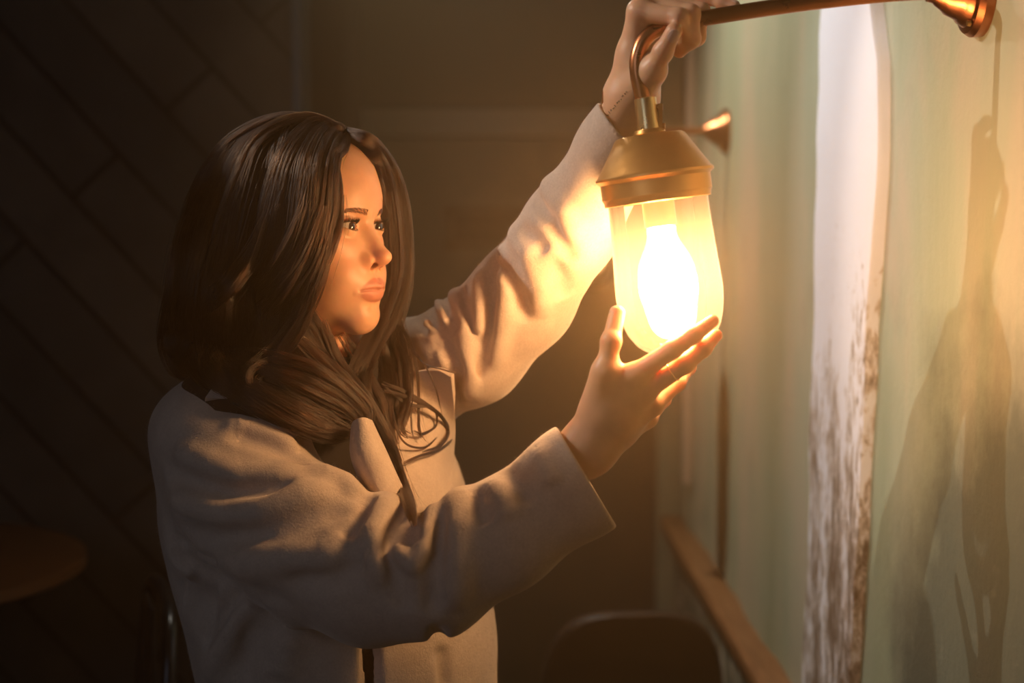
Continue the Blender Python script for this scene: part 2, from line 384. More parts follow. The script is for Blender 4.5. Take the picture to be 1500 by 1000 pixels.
# ================================================================ the lanterns
def metal(name, col, rough, sc=40, amt=.12):
    m = mat(name, col, rough, 1.0); nt = NT(m); v = nt.coord((1, 1, 1))
    n = nt.noise(v, sc, 5, .6)
    r = nt.n('ShaderNodeMapRange'); r.inputs['To Min'].default_value = rough - amt; r.inputs['To Max'].default_value = rough + amt; nt.l(n, r.inputs['Value']); nt.l(r.outputs[0], nt.b.inputs['Roughness'])
    nt.l(nt.ramp(nt.noise(v, 9, 5, .6), [(.3, tuple(c * .72 for c in col)), (.7, col)]), nt.b.inputs['Base Color']); return m
m_copper = metal('aged_copper', (.55, .20, .09), .30); m_brass = metal('aged_brass', (.85, .46, .16), .36); m_brass2 = metal('pale_brass', (.86, .66, .34), .30)
m_glass = bpy.data.materials.new('lantern_glass'); m_glass.use_nodes = True; nt = NT(m_glass); nt.t.nodes.remove(nt.b)
tr = nt.n('ShaderNodeBsdfTransparent'); tr.inputs[0].default_value = (.93, .92, .90, 1); gl = nt.n('ShaderNodeBsdfGlossy'); gl.inputs['Roughness'].default_value = .04
fr = nt.n('ShaderNodeFresnel'); fr.inputs['IOR'].default_value = 1.45; mx = nt.n('ShaderNodeMixShader'); nt.l(fr.outputs[0], mx.inputs[0]); nt.l(tr.outputs[0], mx.inputs[1]); nt.l(gl.outputs[0], mx.inputs[2])
# a faint milkiness added to fill the glass with white glow
df = nt.n('ShaderNodeBsdfTranslucent'); df.inputs[0].default_value = (1, .93, .82, 1); mx2 = nt.n('ShaderNodeMixShader'); mx2.inputs[0].default_value = .05
nt.l(mx.outputs[0], mx2.inputs[1]); nt.l(df.outputs[0], mx2.inputs[2]); nt.l(mx2.outputs[0], nt.t.nodes['Material Output'].inputs['Surface'])
def emis(name, col, st):
    m = bpy.data.materials.new(name); m.use_nodes = True; nt = NT(m); e = nt.n('ShaderNodeEmission'); e.inputs[0].default_value = (*col, 1); e.inputs[1].default_value = st
    nt.l(e.outputs[0], nt.t.nodes['Material Output'].inputs['Surface']); return m
BULB_COL = (1., .53, .21)
m_bulb = emis('lit_bulb', BULB_COL, 128.0); m_white = mat('white_ceramic', (.85, .82, .75), .4)
m_bulb2 = mat('unlit_bulb', (.9, .85, .75), .2)
def lantern(rose, top, LY, axis, lit, label, bend=True, cap_o=None, Z=None):
    """rose: wall point; top: where the pipe bends down; axis: direction the lantern hangs"""
    r = root('wall_lantern', tuple(rose), label, 'lamp', 'copper wall lanterns along the plastered wall')
    ax = Vector(axis).normalized(); M = Vector((0, 0, -1)).rotation_difference(ax).to_matrix(); o = Vector(cap_o)
    L = lambda m, prof: m.lathe(prof, 96, M=M, origin=o)
    # wall rose: axis -x
    Mr = Vector((0, 0, 1)).rotation_difference(Vector((-1, 0, 0))).to_matrix()
    m = MB(); m.lathe([(0, -.010), (.047, -.010), (.048, .004), (.044, .010), (.038, .012), (.034, .018), (.030, .021), (.025, .032), (.020, .037), (.0165, .042), (.013, .046), (.0115, .052), (0, .052)], 72, M=Mr, origin=rose)
    m.build('wall_rose', m_copper, r)
    for a in (0, 2.1, 4.2):
        sc = MB(); sc.lathe([(0, .016), (.003, .016), (.0035, .0125), (0, .011)], 12, M=Mr, origin=Vector(rose) + Vector((0, .041 * math.sin(a + 1.6), .041 * -math.cos(a + 1.6)))); sc.build('screw', m_brass, r)
    sock = o - ax * .066
    P = [Vector(rose) + Vector((-.03, 0, 0))] + [Vector(t) for t in top] + [sock + ax * .012]
    m = MB(); m.tube(spline([tuple(p) for p in P], 90), .0080, 24); m.build('pipe', m_copper, r)
    m = MB(); L(m, [(.0085, .074), (.0112, .073), (.0114, .050), (.0118, .046), (.0118, .040), (.0085, .039)]); m.build('socket_sleeve', m_brass2, r)
    m = MB()
    for dz in (.045, .064):
        q = o - ax * dz; m.tube([q + Vector((.010, -.003, 0)), q + Vector((.0165, -.004, .0))], .0030, 12)
    m.box(tuple(o - ax * .054 + Vector((.0125, -.003, 0))), (.004, .008, .027)); m.build('clamp_screw', m_brass, r)
    m = MB(); L(m, [(.010, .043), (.0145, .0415), (.0165, .038), (.0155, .0365), (.033, .0360), (.0355, .0345), (.0575, -.0005), (.0600, -.003), (.0600, -.0055), (.0575, -.0075), (.0560, -.009), (.0560, -.024), (.0545, -.0265), (.0540, -.031), (.0520, -.0315), (.0520, -.012), (.050, -.002), (.031, .030), (0, .030)])
    m.build('cap', m_brass, r, angle=28)
    gp = [(.0505, -.024), (.0508, -.034), (.0515, -.060), (.0530, -.090), (.0545, -.115), (.0545, -.130), (.0520, -.148), (.0465, -.164), (.037, -.177), (.024, -.1855), (.011, -.1885), (0, -.189)]
    gp = [tuple(q) for q in spline(gp, 60)]; gp[-1] = (0, gp[-1][1])
    m = MB(); L(m, gp); m.build('glass', m_glass, r, angle=80)
    m = MB(); L(m, [(.0, -.020), (.030, -.020), (.030, -.0275), (.016, -.030), (0, -.030)]); m.build('bulb_holder_plate', m_white, r)
    m = MB(); L(m, [(.0, -.026), (.0165, -.026), (.0165, -.056), (.014, -.058), (0, -.058)]); m.build('bulb_holder', m_brass2, r)
    m = MB(); bp = [(.0, -.056), (.0135, -.057), (.0145, -.068), (.019, -.082), (.0265, -.098), (.0300, -.114), (.0285, -.130), (.0215, -.143), (.011, -.1495), (0, -.151)]
    bp = [(max(0, a), b) for a, b in spline(bp, 40)]; L(m, bp); m.build('bulb', m_bulb if lit else m_bulb2, r, angle=80)
    return r
LY = 1.45
rose1 = onwall(1440, -14); rose1[0] -= .006
LAMP1 = lantern(rose1, [W(1350, -12, LY), W(1280, -7, LY), W(1160, 7, LY), W(1035, 26, LY), W(980, 37, LY), W(950, 52, LY), W(936, 76, LY), W(934, 108, LY)], LY,
        (.132, 0, -.991), True, 'lit lantern with copper arm and brass cap, held in both hands', cap_o=W(958, 250, LY))
rose2 = onwall(1066, 192); rose2[0] -= .004; Y2 = rose2[1]
c2 = W(868, 250, Y2)
xx = c2[0]; zt = rose2[2]
LAMP2 = lantern(rose2, [(xx + .12, Y2, zt + .0), (xx + .055, Y2, zt + .0), (xx + .02, Y2, zt - .008), (xx + .002, Y2, zt - .035)], Y2,
        (0, 0, -1), False, 'unlit copper lantern further along the wall, mostly hidden behind the raised sleeve', cap_o=(xx, Y2, zt - .16))
# ================================================================ the woman: head
HF = np.array([.8957, -.4446, 0.]); HF /= np.linalg.norm(HF)
HU = np.array([0, 0, 1.]); HR = np.cross(HF, HU)
HC = W(525.5, 332, 1.60)
HM = np.stack([HR, HF, HU], 1)                 # local (right, forward, up) -> world
def h2w(p): return HC + np.asarray(p, float) @ HM.T
def w2h(P): return ((P - HC.astype(F4)) @ HM.astype(F4))
EYX, EYR = .0292, .0120
def f_head(L, lips=False):
    """head and neck, head-local metres, origin midway between the eye centres"""
    x = np.abs(L[:, 0]); S = np.stack([x, L[:, 1], L[:, 2]], 1); z = L[:, 2]; y = L[:, 1]
    d = ell(S, (0, -.082, .036), (.072, .096, .072))
    d = smin(d, ell(S, (0, -.041, .034), (.055, .054, .056)), .03)           # brow / forehead
    d = smin(d, ell(S, (0, -.040, -.038), (.0520, .0505, .062)), .025)
    d = smin(d, ell(S, (0, -.058, -.028), (.0620, .056, .052)), .03)       # mid face
    d = smin(d, ell(S, (.036, -.026, -.026), (.022, .024, .020)), .018)      # cheek bone
    d = smin(d, ell(S, (.020, -.008, -.056), (.024, .022, .024)), .026)      # mouth sides
    d = smin(d, cap(S, (0, -.002, -.100), (.034, -.056, -.072), .0175, .016), .03)  # jaw line
    d = smin(d, ell(S, (.005, -.001, -.100), (.016, .0165, .0155)), .020)   # chin
    d = smin(d, ell(S, (.030, -.036, -.064), (.020, .036, .030)), .025)       # cheek fill
    # neck
    d = smin(d, cap(S, (0, -.080, -.06), (0, -.098, -.20), .052, .052), .03)
    # brow ridge
    d = smin(d, cap(S, (.011, .0065, .0160), (.036, -.007, .0175), .0062, .006), .014)
    # eye sockets
    d = smax(d, -ell(S, (.029, .019, -.001), (.0175, .0135, .0115)), .014)
    d = smin(d, cap(S, (.022, -.003, -.021), (.040, -.011, -.018), .012, .012), .016)
    # nose
    n = cap(S, (0, .0040, .006), (0, .0235, -.021), .0068, .0064)
    n = smin(n, ell(S, (0, .0320, -.0335), (.0092, .0096, .0085)), .012)
    n = smin(n, cap(S, (0, .012, -.026), (0, .021, -.036), .0105, .009), .010)
    n = smin(n, ell(S, (.0140, .0162, -.0380), (.0062, .0110, .0082)), .0046)
    n = smin(n, cap(S, (0, .012, -.0430), (0, .0300, -.0378), .0040, .0040), .004)
    d = smin(d, n, .010)
    d = smax(d, -ell(S, (.0082, .0222, -.0452), (.0042, .0086, .0052)), .0020)
    gd = np.sqrt((S[:, 0] - .0210) ** 2 + (y - .009) ** 2 + ((z + .0365) * .6) ** 2)
    d = d + .0022 * np.exp(-(gd / .0026) ** 2)
    # mouth: barrel, lips, slit
    d = smin(d, ell(S, (0, -.004, -.066), (.028, .0275, .021)), .016)
    xs = S[:, 0]
    def arc(z0, dz, y0, r0, r1, w=.0268):
        t = np.clip(xs / w, 0, 1)
        zc = z0 + dz * t * t; yc = y0 - .0100 * t ** 1.8
        r = r0 + (r1 - r0) * t ** 2.4
        return np.sqrt(np.maximum(xs - w, 0) ** 2 + (y - yc) ** 2 + ((z - zc) * .92) ** 2) - r
    up = arc(-.0642, -.0068, .0222, .0062, .0034)
    up = up + np.where(z > -.0635, .0013 * np.exp(-(xs / .0040) ** 2), 0)
    up = smin(up, ell(S, (0, .0250, -.0665), (.0040, .0046, .0036)), .004)
    lo = arc(-.0757, .0042, .0203, .0064, .0034)
    d = smin(d, up, .0034); d = smin(d, lo, .0034)
    lipd = np.minimum(up, lo)
    tz = np.clip(xs / .0268, 0, 1)
    zl = -.0702 - .0008 * np.exp(-(xs / .004) ** 2) + .0006 * np.sin(tz * PI) - .0012 * tz ** 2; yl = .0300 - .0172 * tz ** 2
    sl = np.sqrt(np.maximum(xs - .0258, 0) ** 2 + ((y - yl) * .40) ** 2 + (z - zl) ** 2)
    d = d + .0034 * (1 - .55 * tz ** 2) * np.exp(-(sl / .0014) ** 2)
    ml = np.sqrt((xs * .45) ** 2 + (y - .017) ** 2 + (z + .0885) ** 2)
    d = d + .0020 * np.exp(-(ml / .0065) ** 2)
    ph = np.sqrt((xs) ** 2 + (z + .0525) ** 2 * .35 + (y - .022) ** 2 * .3)
    d = d + .0009 * np.exp(-(ph / .0028) ** 2)
    if lips: return np.maximum(lipd, -1 + 0 * lipd)
    # eyelids: shell over the eyeball, almond opening, crease
    ec = (EYX, .0, .0)
    lid = sph(S, ec, EYR + .0016)
    d = smin(d, lid, .0045)
    t = np.clip((S[:, 0] - (EYX - .0130)) / .026, 0, 1)
    tt = t * 2 - 1
    upz = .0043 * np.sqrt(np.maximum(1 - np.abs(tt) ** 2.3, 0)) + .0012 * t
    loz = -.0036 * (np.maximum(1 - np.abs(tt) ** 2.0, 0)) + .0008 * t - .0004
    ex = np.maximum(z - upz, loz - z); ex = np.maximum(ex, np.abs(S[:, 0] - EYX) - .0130)
    op = np.maximum(ex, -(y - .000))
    d = smax(d, -op, .0010)
    d = np.minimum(d, sph(S, ec, EYR - .0005))
    cz = upz + .0036
    cr = np.sqrt((z - cz) ** 2 + np.maximum(np.abs(S[:, 0] - EYX) - .012, 0) ** 2 + (np.maximum(np.abs(ln(S - A(*ec)) - EYR - .0016) - .002, 0)) ** 2)
    d = d + .0010 * np.exp(-(cr / .0011) ** 2)
    # ear
    e = ell(S, (.0715, -.088, -.012), (.0065, .018, .030))
    e = smax(e, -ell(S, (.079, -.085, -.008), (.006, .011, .020)), .004)
    d = smin(d, e, .006)
    return d
# ================================================================ the woman: skeleton (world metres)
SH_R = W(310, 632, 1.55); EL_R = W(600, 850, 1.41); WR_R = W(858, 660, 1.435)      # near arm
SH_L = W(612, 545, 1.80); EL_L = W(768, 455, 1.63); WR_L = W(922, 152, 1.492)      # raised arm
NECK = W(452, 560, 1.665); CHEST = W(440, 700, 1.68); WAIST = W(490, 930, 1.68); HIP = W(505, 1080, 1.68)
RH = dict(index=[(930, 549, 1.405), (985, 512, 1.389), (1016, 491, 1.390), (1044, 470, 1.398)],
          middle=[(946, 570, 1.415), (1003, 533, 1.402), (1030, 510, 1.402), (1049, 491, 1.410)],
          ring=[(955, 592, 1.435), (992, 560, 1.450), (1008, 538, 1.475), (1015, 522, 1.492)],
          pinky=[(948, 612, 1.460), (972, 585, 1.485), (980, 562, 1.505), (986, 548, 1.516)],
          thumb=[(872, 600, 1.428), (887, 545, 1.408), (895, 500, 1.408), (904, 459, 1.422)])
LH = dict(index=[(936, 17, 1.452), (994, 25, 1.430), (1003, 55, 1.443), (985, 66, 1.458)],
          middle=[(950, 2, 1.466), (1012, 20, 1.442), (1014, 58, 1.447), (995, 76, 1.456)],
          ring=[(964, -6, 1.482), (1027, 17, 1.458), (1022, 55, 1.463), (1000, 72, 1.470)],
          pinky=[(975, -12, 1.498), (1036, -4, 1.478), (1058, 3, 1.470), (1077, 9, 1.462)],
          thumb=[(938, 124, 1.466), (956, 104, 1.448), (971, 76, 1.430), (987, 46, 1.418)])
RAD = dict(index=(.0110, .0088, .0078, .0062), middle=(.0110, .0090, .0080, .0062), ring=(.0105, .0086, .0076, .0060),
           pinky=(.0095, .0074, .0066, .0054), thumb=(.0150, .0112, .0092, .0082))
def hand_sdf(P, H, wrist, elbow, thumb_tip=None, k=.006):
    pts = {n: [W(*p) for p in v] for n, v in H.items()}
    w = wrist; d = cap(P, w, w + (elbow - w) * .45, .0235, .031)
    pal = None
    for i, n in enumerate(('index', 'middle', 'ring', 'pinky')):
        m = pts[n][0]; ww = w + (m - w) * .10
        c = chain(P, [ww, w + (m - w) * .55, m], [.0185, .0150, .0120 if n != 'pinky' else .0105], .008)
        pal = c if pal is None else smin(pal, c, .016)
    th = pts['thumb']
    pal = smin(pal, cap(P, w + (th[0] - w) * .3, th[1], .0175, .0135), .018)
    mid = (pts['middle'][0] + th[0] + w) / 3
    pal = smin(pal, sph(P, mid, .0165), .02)
    d = smin(d, pal, .022)
    for n in ('index', 'middle', 'ring', 'pinky'):
        p = pts[n]; r = RAD[n]
        f = chain(P, p, r, .005)
        d = smin(d, f, k)
    p = th; r = RAD['thumb']
    f = chain(P, p, r, .006); f = smin(f, sph(P, p[2], r[2] + .0002), .004)
    d = smin(d, f, .009)
    return d
def f_rhand(P): return hand_sdf(P, RH, WR_R, EL_R)
def f_lhand(P): return hand_sdf(P, LH, WR_L, EL_L)
def lerp(a, b, t): return a + (b - a) * t
TF = np.array([.80, -.60, 0]); TR = np.cross(TF, [0, 0, 1.])          # torso forward / right
TM = np.stack([TR, TF, [0, 0, 1.]], 1)
def f_trunk(P):
    d = cap(P, HC - HF * .09 - HU * .10, NECK + np.array([0, 0, -.03]), .050, .058)
    hw = (SH_R + SH_L) / 2
    d = smin(d, chain(P, [lerp(hw, SH_R, .78) + [0, 0, .012], NECK - [0, 0, .05], lerp(hw, SH_L, .8) + [0, 0, .0]], [.050, .068, .050], .04), .05)
    d = smin(d, ell(P, CHEST, (.150, .105, .20), TM), .06)
    d = smin(d, ell(P, WAIST, (.125, .092, .19), TM), .06)
    d = smin(d, ell(P, HIP - [0, 0, .03], (.165, .120, .15), TM), .06)
    for S_, w_ in ((SLV_R, WR_R), (SLV_L, WR_L)):
        q = [W(*a) for a, r in S_[:-2]] + [w_ - (W(*S_[-1][0]) - W(*S_[-2][0])) * .1]; n_ = len(q)
        d = smin(d, chain(P, q, list(np.linspace(.044, .025, n_)), .03), .03)
    for s in (-1, 1):
        h = HIP - [0, 0, .06] + TR * .085 * s; kn = h + np.array([.01, 0, -.40]); an = np.array([kn[0] - .02 + .03 * s * 0, kn[1] + .03, .09])
        d = smin(d, chain(P, [h, kn, an], [.082, .052, .036], .03), .04)
    return d
# ================================================================ the coat
SLV_R = [((305, 640, 1.555), .060), ((352, 715, 1.530), .074), ((445, 795, 1.490), .078), ((545, 842, 1.450), .070),
         ((628, 842, 1.425), .062), ((735, 785, 1.425), .054), ((850, 702, 1.430), .0545), ((930, 647, 1.435), .054)]
SLV_L = [((612, 548, 1.765), .066), ((690, 512, 1.715), .065), ((765, 437, 1.685), .060), ((836, 335, 1.605), .052),
         ((903, 218, 1.525), .041), ((945, 140, 1.475), .039)]
CUT_R = (W(859, 697, 1.430), np.array([.855, .04, .515])); CUT_L = (W(903, 180, 1.51), np.array([.72, -.20, .62]))
CUT_R[1][:] /= np.linalg.norm(CUT_R[1]); CUT_L[1][:] /= np.linalg.norm(CUT_L[1])
def f_torso(P, g=0.):
    d = chain(P, [W(292, 632, 1.575), W(405, 600, 1.675), W(480, 590, 1.72), W(606, 540, 1.80)], [.052 + g, .066 + g, .066 + g, .060 + g], .05)
    d = smin(d, ell(P, W(448, 720, 1.685), (.195 + g, .135 + g, .20), TM), .05)
    d = smin(d, ell(P, W(508, 880, 1.690), (.198 + g, .142 + g, .22), TM), .07)
    d = smin(d, chain(P, [W(515, 980, 1.69), W(520, 1200, 1.69), W(524, 1480, 1.69)], [.172 + g, .185 + g, .205 + g], .05), .06)
    return d
def f_sleeve(P, S, g=0.):
    return chain(P, [W(*a) for a, r in S], [r + g for a, r in S], .02)
def f_coat0(P):
    a = f_sleeve(P, SLV_R); a = np.maximum(a, (P - A(*CUT_R[0])) @ A(*CUT_R[1]))
    b = f_sleeve(P, SLV_L); b = np.maximum(b, (P - A(*CUT_L[0])) @ A(*CUT_L[1]))
    t = f_torso(P)
    return smin(smin(t, b, .035), a, .014)
def onsurf(px, py, f=f_coat0, off=0.):
    o = np.array([0, 0, EYE]); d = W(px, py, 1.) - o; d /= np.linalg.norm(d); t = 1.1; best = (9, t)
    for _ in range(80):
        v = float(f((o + d * t)[None].astype(F4))[0])
        if v < best[0]: best = (v, t)
        if v < .0004: break
        t += max(v * .7, .0005)
        if t > 2.4: break
    p = o + d * best[1]
    return p - d * off
FOLDS = [  # (pixels traced on the coat, amplitude, width)
 # near shoulder and upper sleeve
 ([(345, 622), (372, 626), (405, 640), (440, 660)], 0.0093, .011), ([(350, 638), (385, 648), (420, 665), (458, 684)], -0.0155, .009),
 ([(268, 665), (305, 680), (350, 698), (405, 694), (455, 680)], 0.0093, .013), ([(248, 690), (290, 708), (335, 720), (392, 716), (440, 704)], -0.0124, .012),
 ([(262, 735), (320, 752), (380, 745), (440, 722), (500, 716)], 0.0093, .016), ([(470, 690), (505, 704), (528, 728)], 0.0109, .012),
 ([(258, 770), (320, 786), (400, 780), (470, 750), (525, 742)], -0.0109, .014), ([(290, 808), (350, 830), (420, 818), (468, 818), (510, 800)], 0.0093, .015),
 ([(268, 815), (310, 842), (365, 872), (430, 880)], -0.0109, .012), ([(440, 846), (490, 846), (530, 826), (550, 790)], -0.0093, .012),
 ([(265, 792), (300, 812), (330, 824)], -0.0093, .009),
 # crook of the elbow
 ([(588, 722), (562, 742), (547, 780), (550, 820), (570, 862)], 0.0149, .014), ([(590, 752), (572, 775), (570, 815), (584, 858), (592, 900)], -0.0138, .010),
 ([(634, 748), (624, 776), (620, 806), (604, 826), (584, 812), (578, 780)], 0.0155, .008), ([(606, 762), (601, 785), (600, 800)], -0.0276, .011),
 ([(545, 735), (528, 762), (505, 790)], -0.0155, .010), ([(648, 762), (642, 800), (640, 850), (630, 905)], -0.0155, .012),
 ([(668, 726), (664, 770), (668, 830), (662, 900)], 0.0109, .015), ([(720, 712), (740, 735), (745, 765)], 0.0062, .012),
 ([(700, 722), (706, 748), (716, 768)], -0.0093, .009), ([(745, 690), (765, 715), (775, 740)], -0.0062, .009),
 ([(790, 664), (800, 690), (812, 712)], 0.0047, .010),
 ([(255, 862), (285, 882), (318, 896)], -.024, .024), ([(250, 800), (262, 828), (285, 850)], .006, .020),
 # raised sleeve
 ([(612, 462), (632, 490), (655, 530), (668, 570)], -.009, .009), ([(630, 448), (650, 490), (674, 541), (678, 602)], -.011, .008),
 ([(648, 432), (661, 462), (674, 486)], -.012, .008), ([(677, 424), (688, 466), (697, 496)], -.009, .007),
 ([(663, 430), (681, 480), (689, 545), (690, 590)], .008, .009), ([(702, 405), (704, 450), (702, 500)], .009, .009),
 ([(720, 392), (722, 430), (717, 475), (706, 520), (684, 592)], -.013, .009), ([(733, 372), (742, 420), (734, 480), (722, 545)], .009, .011),
 ([(722, 380), (742, 398), (758, 430), (772, 476)], -.012, .009), ([(752, 340), (772, 372), (790, 420), (795, 470)], .007, .012),
 ([(766, 338), (784, 352), (800, 372)], -.010, .009), ([(786, 290), (806, 322), (826, 366), (838, 388)], -.009, .010),
 ([(800, 268), (826, 310), (850, 360)], .006, .013), ([(812, 384), (824, 410), (828, 440)], -.005, .010),
 ([(640, 440), (648, 455), (655, 476)], .006, .006), ([(622, 470), (640, 505), (660, 548)], .006, .007),
 # front panels and skirt of the coat
 ([(362, 884), (340, 920), (318, 958), (300, 1000)], .009, .016), ([(352, 872), (326, 905), (308, 930), (298, 948)], -.010, .012),
 ([(378, 892), (362, 930), (350, 1000)], -.007, .014), ([(430, 905), (420, 950), (412, 1000)], .005, .018), ([(272, 868), (288, 890), (306, 905)], .008, .010),
 ([(640, 925), (648, 960), (654, 1020)], -.016, .007), ([(664, 700), (668, 640), (676, 600)], -.010, .008),
]
def make_folds():
    out = []
    for pts, a, w in FOLDS: out.append(([onsurf(*p) for p in pts], a, w))
    return out
def f_folds(P, FL):
    h = np.zeros(len(P), F4)
    for pts, a, w in FL:
        q = np.array(pts); c = q.mean(0); R = np.abs(q - c).max() * 1.8 + 3 * w
        m = np.abs(P - A(*c)).max(1) < R
        if not m.any(): continue
        d, s = polyd(P[m], pts)
        n = len(pts) - 1
        e = sstep(-.10, .06, s) * sstep(-.02, .22, 1 - s)
        h[m] += 1.25 * a * e * 1.2 * (np.exp(-(d / w) ** 2) if a > 0 else np.exp(-(np.sqrt(d * d + (.18 * w) ** 2) / (w * .80)) ** 1.35))
    return h
def noise3(P, s, seed=0):
    P = P * F4(s); r = np.zeros(len(P), F4); rs = np.random.RandomState(seed)
    for _ in range(5):
        k = rs.normal(size=3); k /= np.linalg.norm(k); r += np.sin((P @ A(*(k * rs.uniform(.7, 1.6)))) + rs.uniform(0, 6.3))
    return r / 5
def make_coat_f():
    FL = make_folds()
    # the V of the open front, and the slit below the arm
    vcut = [onsurf(*p, f=f_torso) for p in [(478, 585), (505, 650), (548, 722), (580, 775)]]
    scut = [onsurf(*p, f=f_torso) for p in [(541, 925), (545, 1000), (548, 1100), (552, 1400)]]
    def f(P):
        h = f_folds(P, FL) + .0012 * noise3(P, 38, 1) + .0007 * noise3(P, 90, 2)
        pa = (P - A(*CUT_R[0])) @ A(*CUT_R[1]); pb = (P - A(*CUT_L[0])) @ A(*CUT_L[1])
        a = smax(f_sleeve(P, SLV_R) - h, pa, .003)
        b = smax(f_sleeve(P, SLV_L) - h, pb, .003)
        t = f_torso(P) - h
        t = smin(t, b, .03)
        # the body of the coat is a shell where the front stands open
        inn = f_torso(P, -.014)
        c1, _ = polyd(P, vcut); c2, _ = polyd(P, scut)
        cut = np.minimum(c1 - .034, c2 - .012)
        wide = np.minimum(c1 - .075, c2 - .05)
        t = smax(t, -np.maximum(inn, wide), .004)
        t = smax(t, -np.maximum(cut, -inn - .03), .006)
        d = smin(t, a, .012)
        # hollow cuffs
        inR = np.maximum(f_sleeve(P, SLV_R, -.0085) - h, -pa - .05)
        inL = np.maximum(f_sleeve(P, SLV_L, -.0075) - h, -pb - .05)
        d = smax(d, -inR, .003); d = smax(d, -inL, .003)
        # neck opening and hem
        d = smax(d, -cap(P, NECK - [0, 0, .02], HC - HF * .09 + np.array([0, 0, .02]), .062, .085), .01)
        hem = F4(.52) - P[:, 2]
        return np.maximum(d, hem)
    return f
# ================================================================ assembling the woman
PX = root('woman', (float(HIP[0]), float(HIP[1]), 0.), 'dark-haired woman in a pale wool coat, holding up the lit lantern with both hands', 'person')
POFF = Matrix.Translation(-Vector(PX.location))
def pchild(o): o.parent = PX; o.matrix_parent_inverse = POFF; return o
m_skin = mat('skin', rough=.42, Subsurface_Weight=.45, Subsurface_Scale=.012, Specular_IOR_Level=.35)
m_skin.node_tree.nodes['Principled BSDF'].inputs['Subsurface Radius'].default_value = (1., .35, .15)
nt = NT(m_skin); at = nt.n('ShaderNodeAttribute'); at.attribute_name = 'tone'
v = nt.coord((1, 1, 1)); n = nt.noise(v, 55, 4, .6)
nt.l(nt.mix(.5, at.outputs['Color'], nt.mix(1., at.outputs['Color'], nt.ramp(n, [(.35, (.90, .84, .80)), (.65, (1.06, 1.04, 1.0))]), 'MULTIPLY')), nt.b.inputs['Base Color'])
nt.bump(nt.noise(v, 900, 3, .6), .10, .0006)
SK = np.array([.74, .42, .26]); LIP = np.array([.60, .25, .165]); NAILC = np.array([.70, .40, .32])
def bodymesh():
    parts = []
    V, Q = nets(f_head, (-.1, -.2, -.215), (.1, .06, .13), .00105)
    L = V.astype(F4); x = np.abs(L[:, 0])
    lm = 1 - sstep(.0010, .0021, f_head(L, lips=True)); lm = lm * (L[:, 1] > 0) * (1 - sstep(.0235, .0262, x))
    col = SK[None] * (1 - lm[:, None]) + LIP[None] * lm[:, None]
    bl = np.exp(-((x - .036) ** 2 + (L[:, 2] + .034) ** 2) / .0004) * (L[:, 1] > -.04); col = col * (1 - bl[:, None] * np.array([.0, .10, .12]))
    nr = np.exp(-((x - .010) ** 2 + (L[:, 2] + .040) ** 2) / .00018) * (L[:, 1] > .0); col = col * (1 - nr[:, None] * np.array([.0, .10, .12]))
    ey = ln(np.stack([x - EYX, L[:, 1], L[:, 2]], 1)); rim = (ey < EYR + .0004) & (L[:, 1] > -.002); col[rim] = [.40, .17, .12]; col[(ey < EYR + .0022) & (ey > EYR + .0002) & (L[:, 1] > 0) & (L[:, 2] > .0022) & (L[:, 2] < .0060)] *= .35
    nos = ell(np.stack([x, L[:, 1], L[:, 2]], 1), (.0082, .0222, -.0440), (.0046, .0088, .0056)) < 0; nos &= f_head(L * F4(1)) > -1; col[nos & (L[:, 2] > -.0455)] *= .5
    # dark line of pigment (eyeliner) along the upper lid
    parts.append((h2w(V), Q, col))
    for f, H, w in ((f_rhand, RH, WR_R), (f_lhand, LH, WR_L)):
        pts = np.array([W(*p) for v_ in H.values() for p in v_] + [w]); lo = pts.min(0) - .028; hi = pts.max(0) + .028
        V, Q = nets(f, lo, hi, .0010)
        # an open edge is left where the box cuts the forearm: close it by keeping only the whole part inside the sleeve
        col = np.repeat(SK[None], len(V), 0); S = V.astype(F4)
        for n_ in ('index', 'middle', 'ring', 'pinky', 'thumb'):
            p = [W(*q) for q in H[n_]]
            t_ = np.exp(-(ln(S - A(*p[-1])) / .010) ** 2)[:, None]; col = col * (1 - t_ * np.array([.0, .16, .16]))
            for j in (1, 2): t_ = np.exp(-(ln(S - A(*p[j])) / .009) ** 2)[:, None]; col = col * (1 - t_ * np.array([.0, .08, .08]))
        parts.append((V, Q, col))
    V, Q = nets(f_trunk, (-.62, 1.2, .04), (.3, 2.1, 1.75), .0065); parts.append((V, Q, np.repeat(SK[None], len(V), 0)))
    return parts
objs = [npmesh('bodypart', V, Q, m_skin, attr={'tone': c_}) for V, Q, c_ in bodymesh()]
def joinall(objs, name):
    vs = []; qs = []; cs = []; b = 0
    for o in objs:
        me = o.data; n = len(me.vertices); a = np.empty(n * 3, F4); me.vertices.foreach_get('co', a); vs.append(a.reshape(-1, 3))
        q = np.empty(len(me.loops), np.int32); me.loops.foreach_get('vertex_index', q); qs.append(q.reshape(-1, 4) + b); b += n
        c_ = np.empty(n * 4, F4); me.attributes['tone'].data.foreach_get('color', c_); cs.append(c_.reshape(-1, 4)[:, :3])
    for o in objs: bpy.data.objects.remove(o)
    return npmesh(name, np.concatenate(vs), np.concatenate(qs), m_skin, attr={'tone': np.concatenate(cs)})
BODY = pchild(joinall(objs, 'body'))
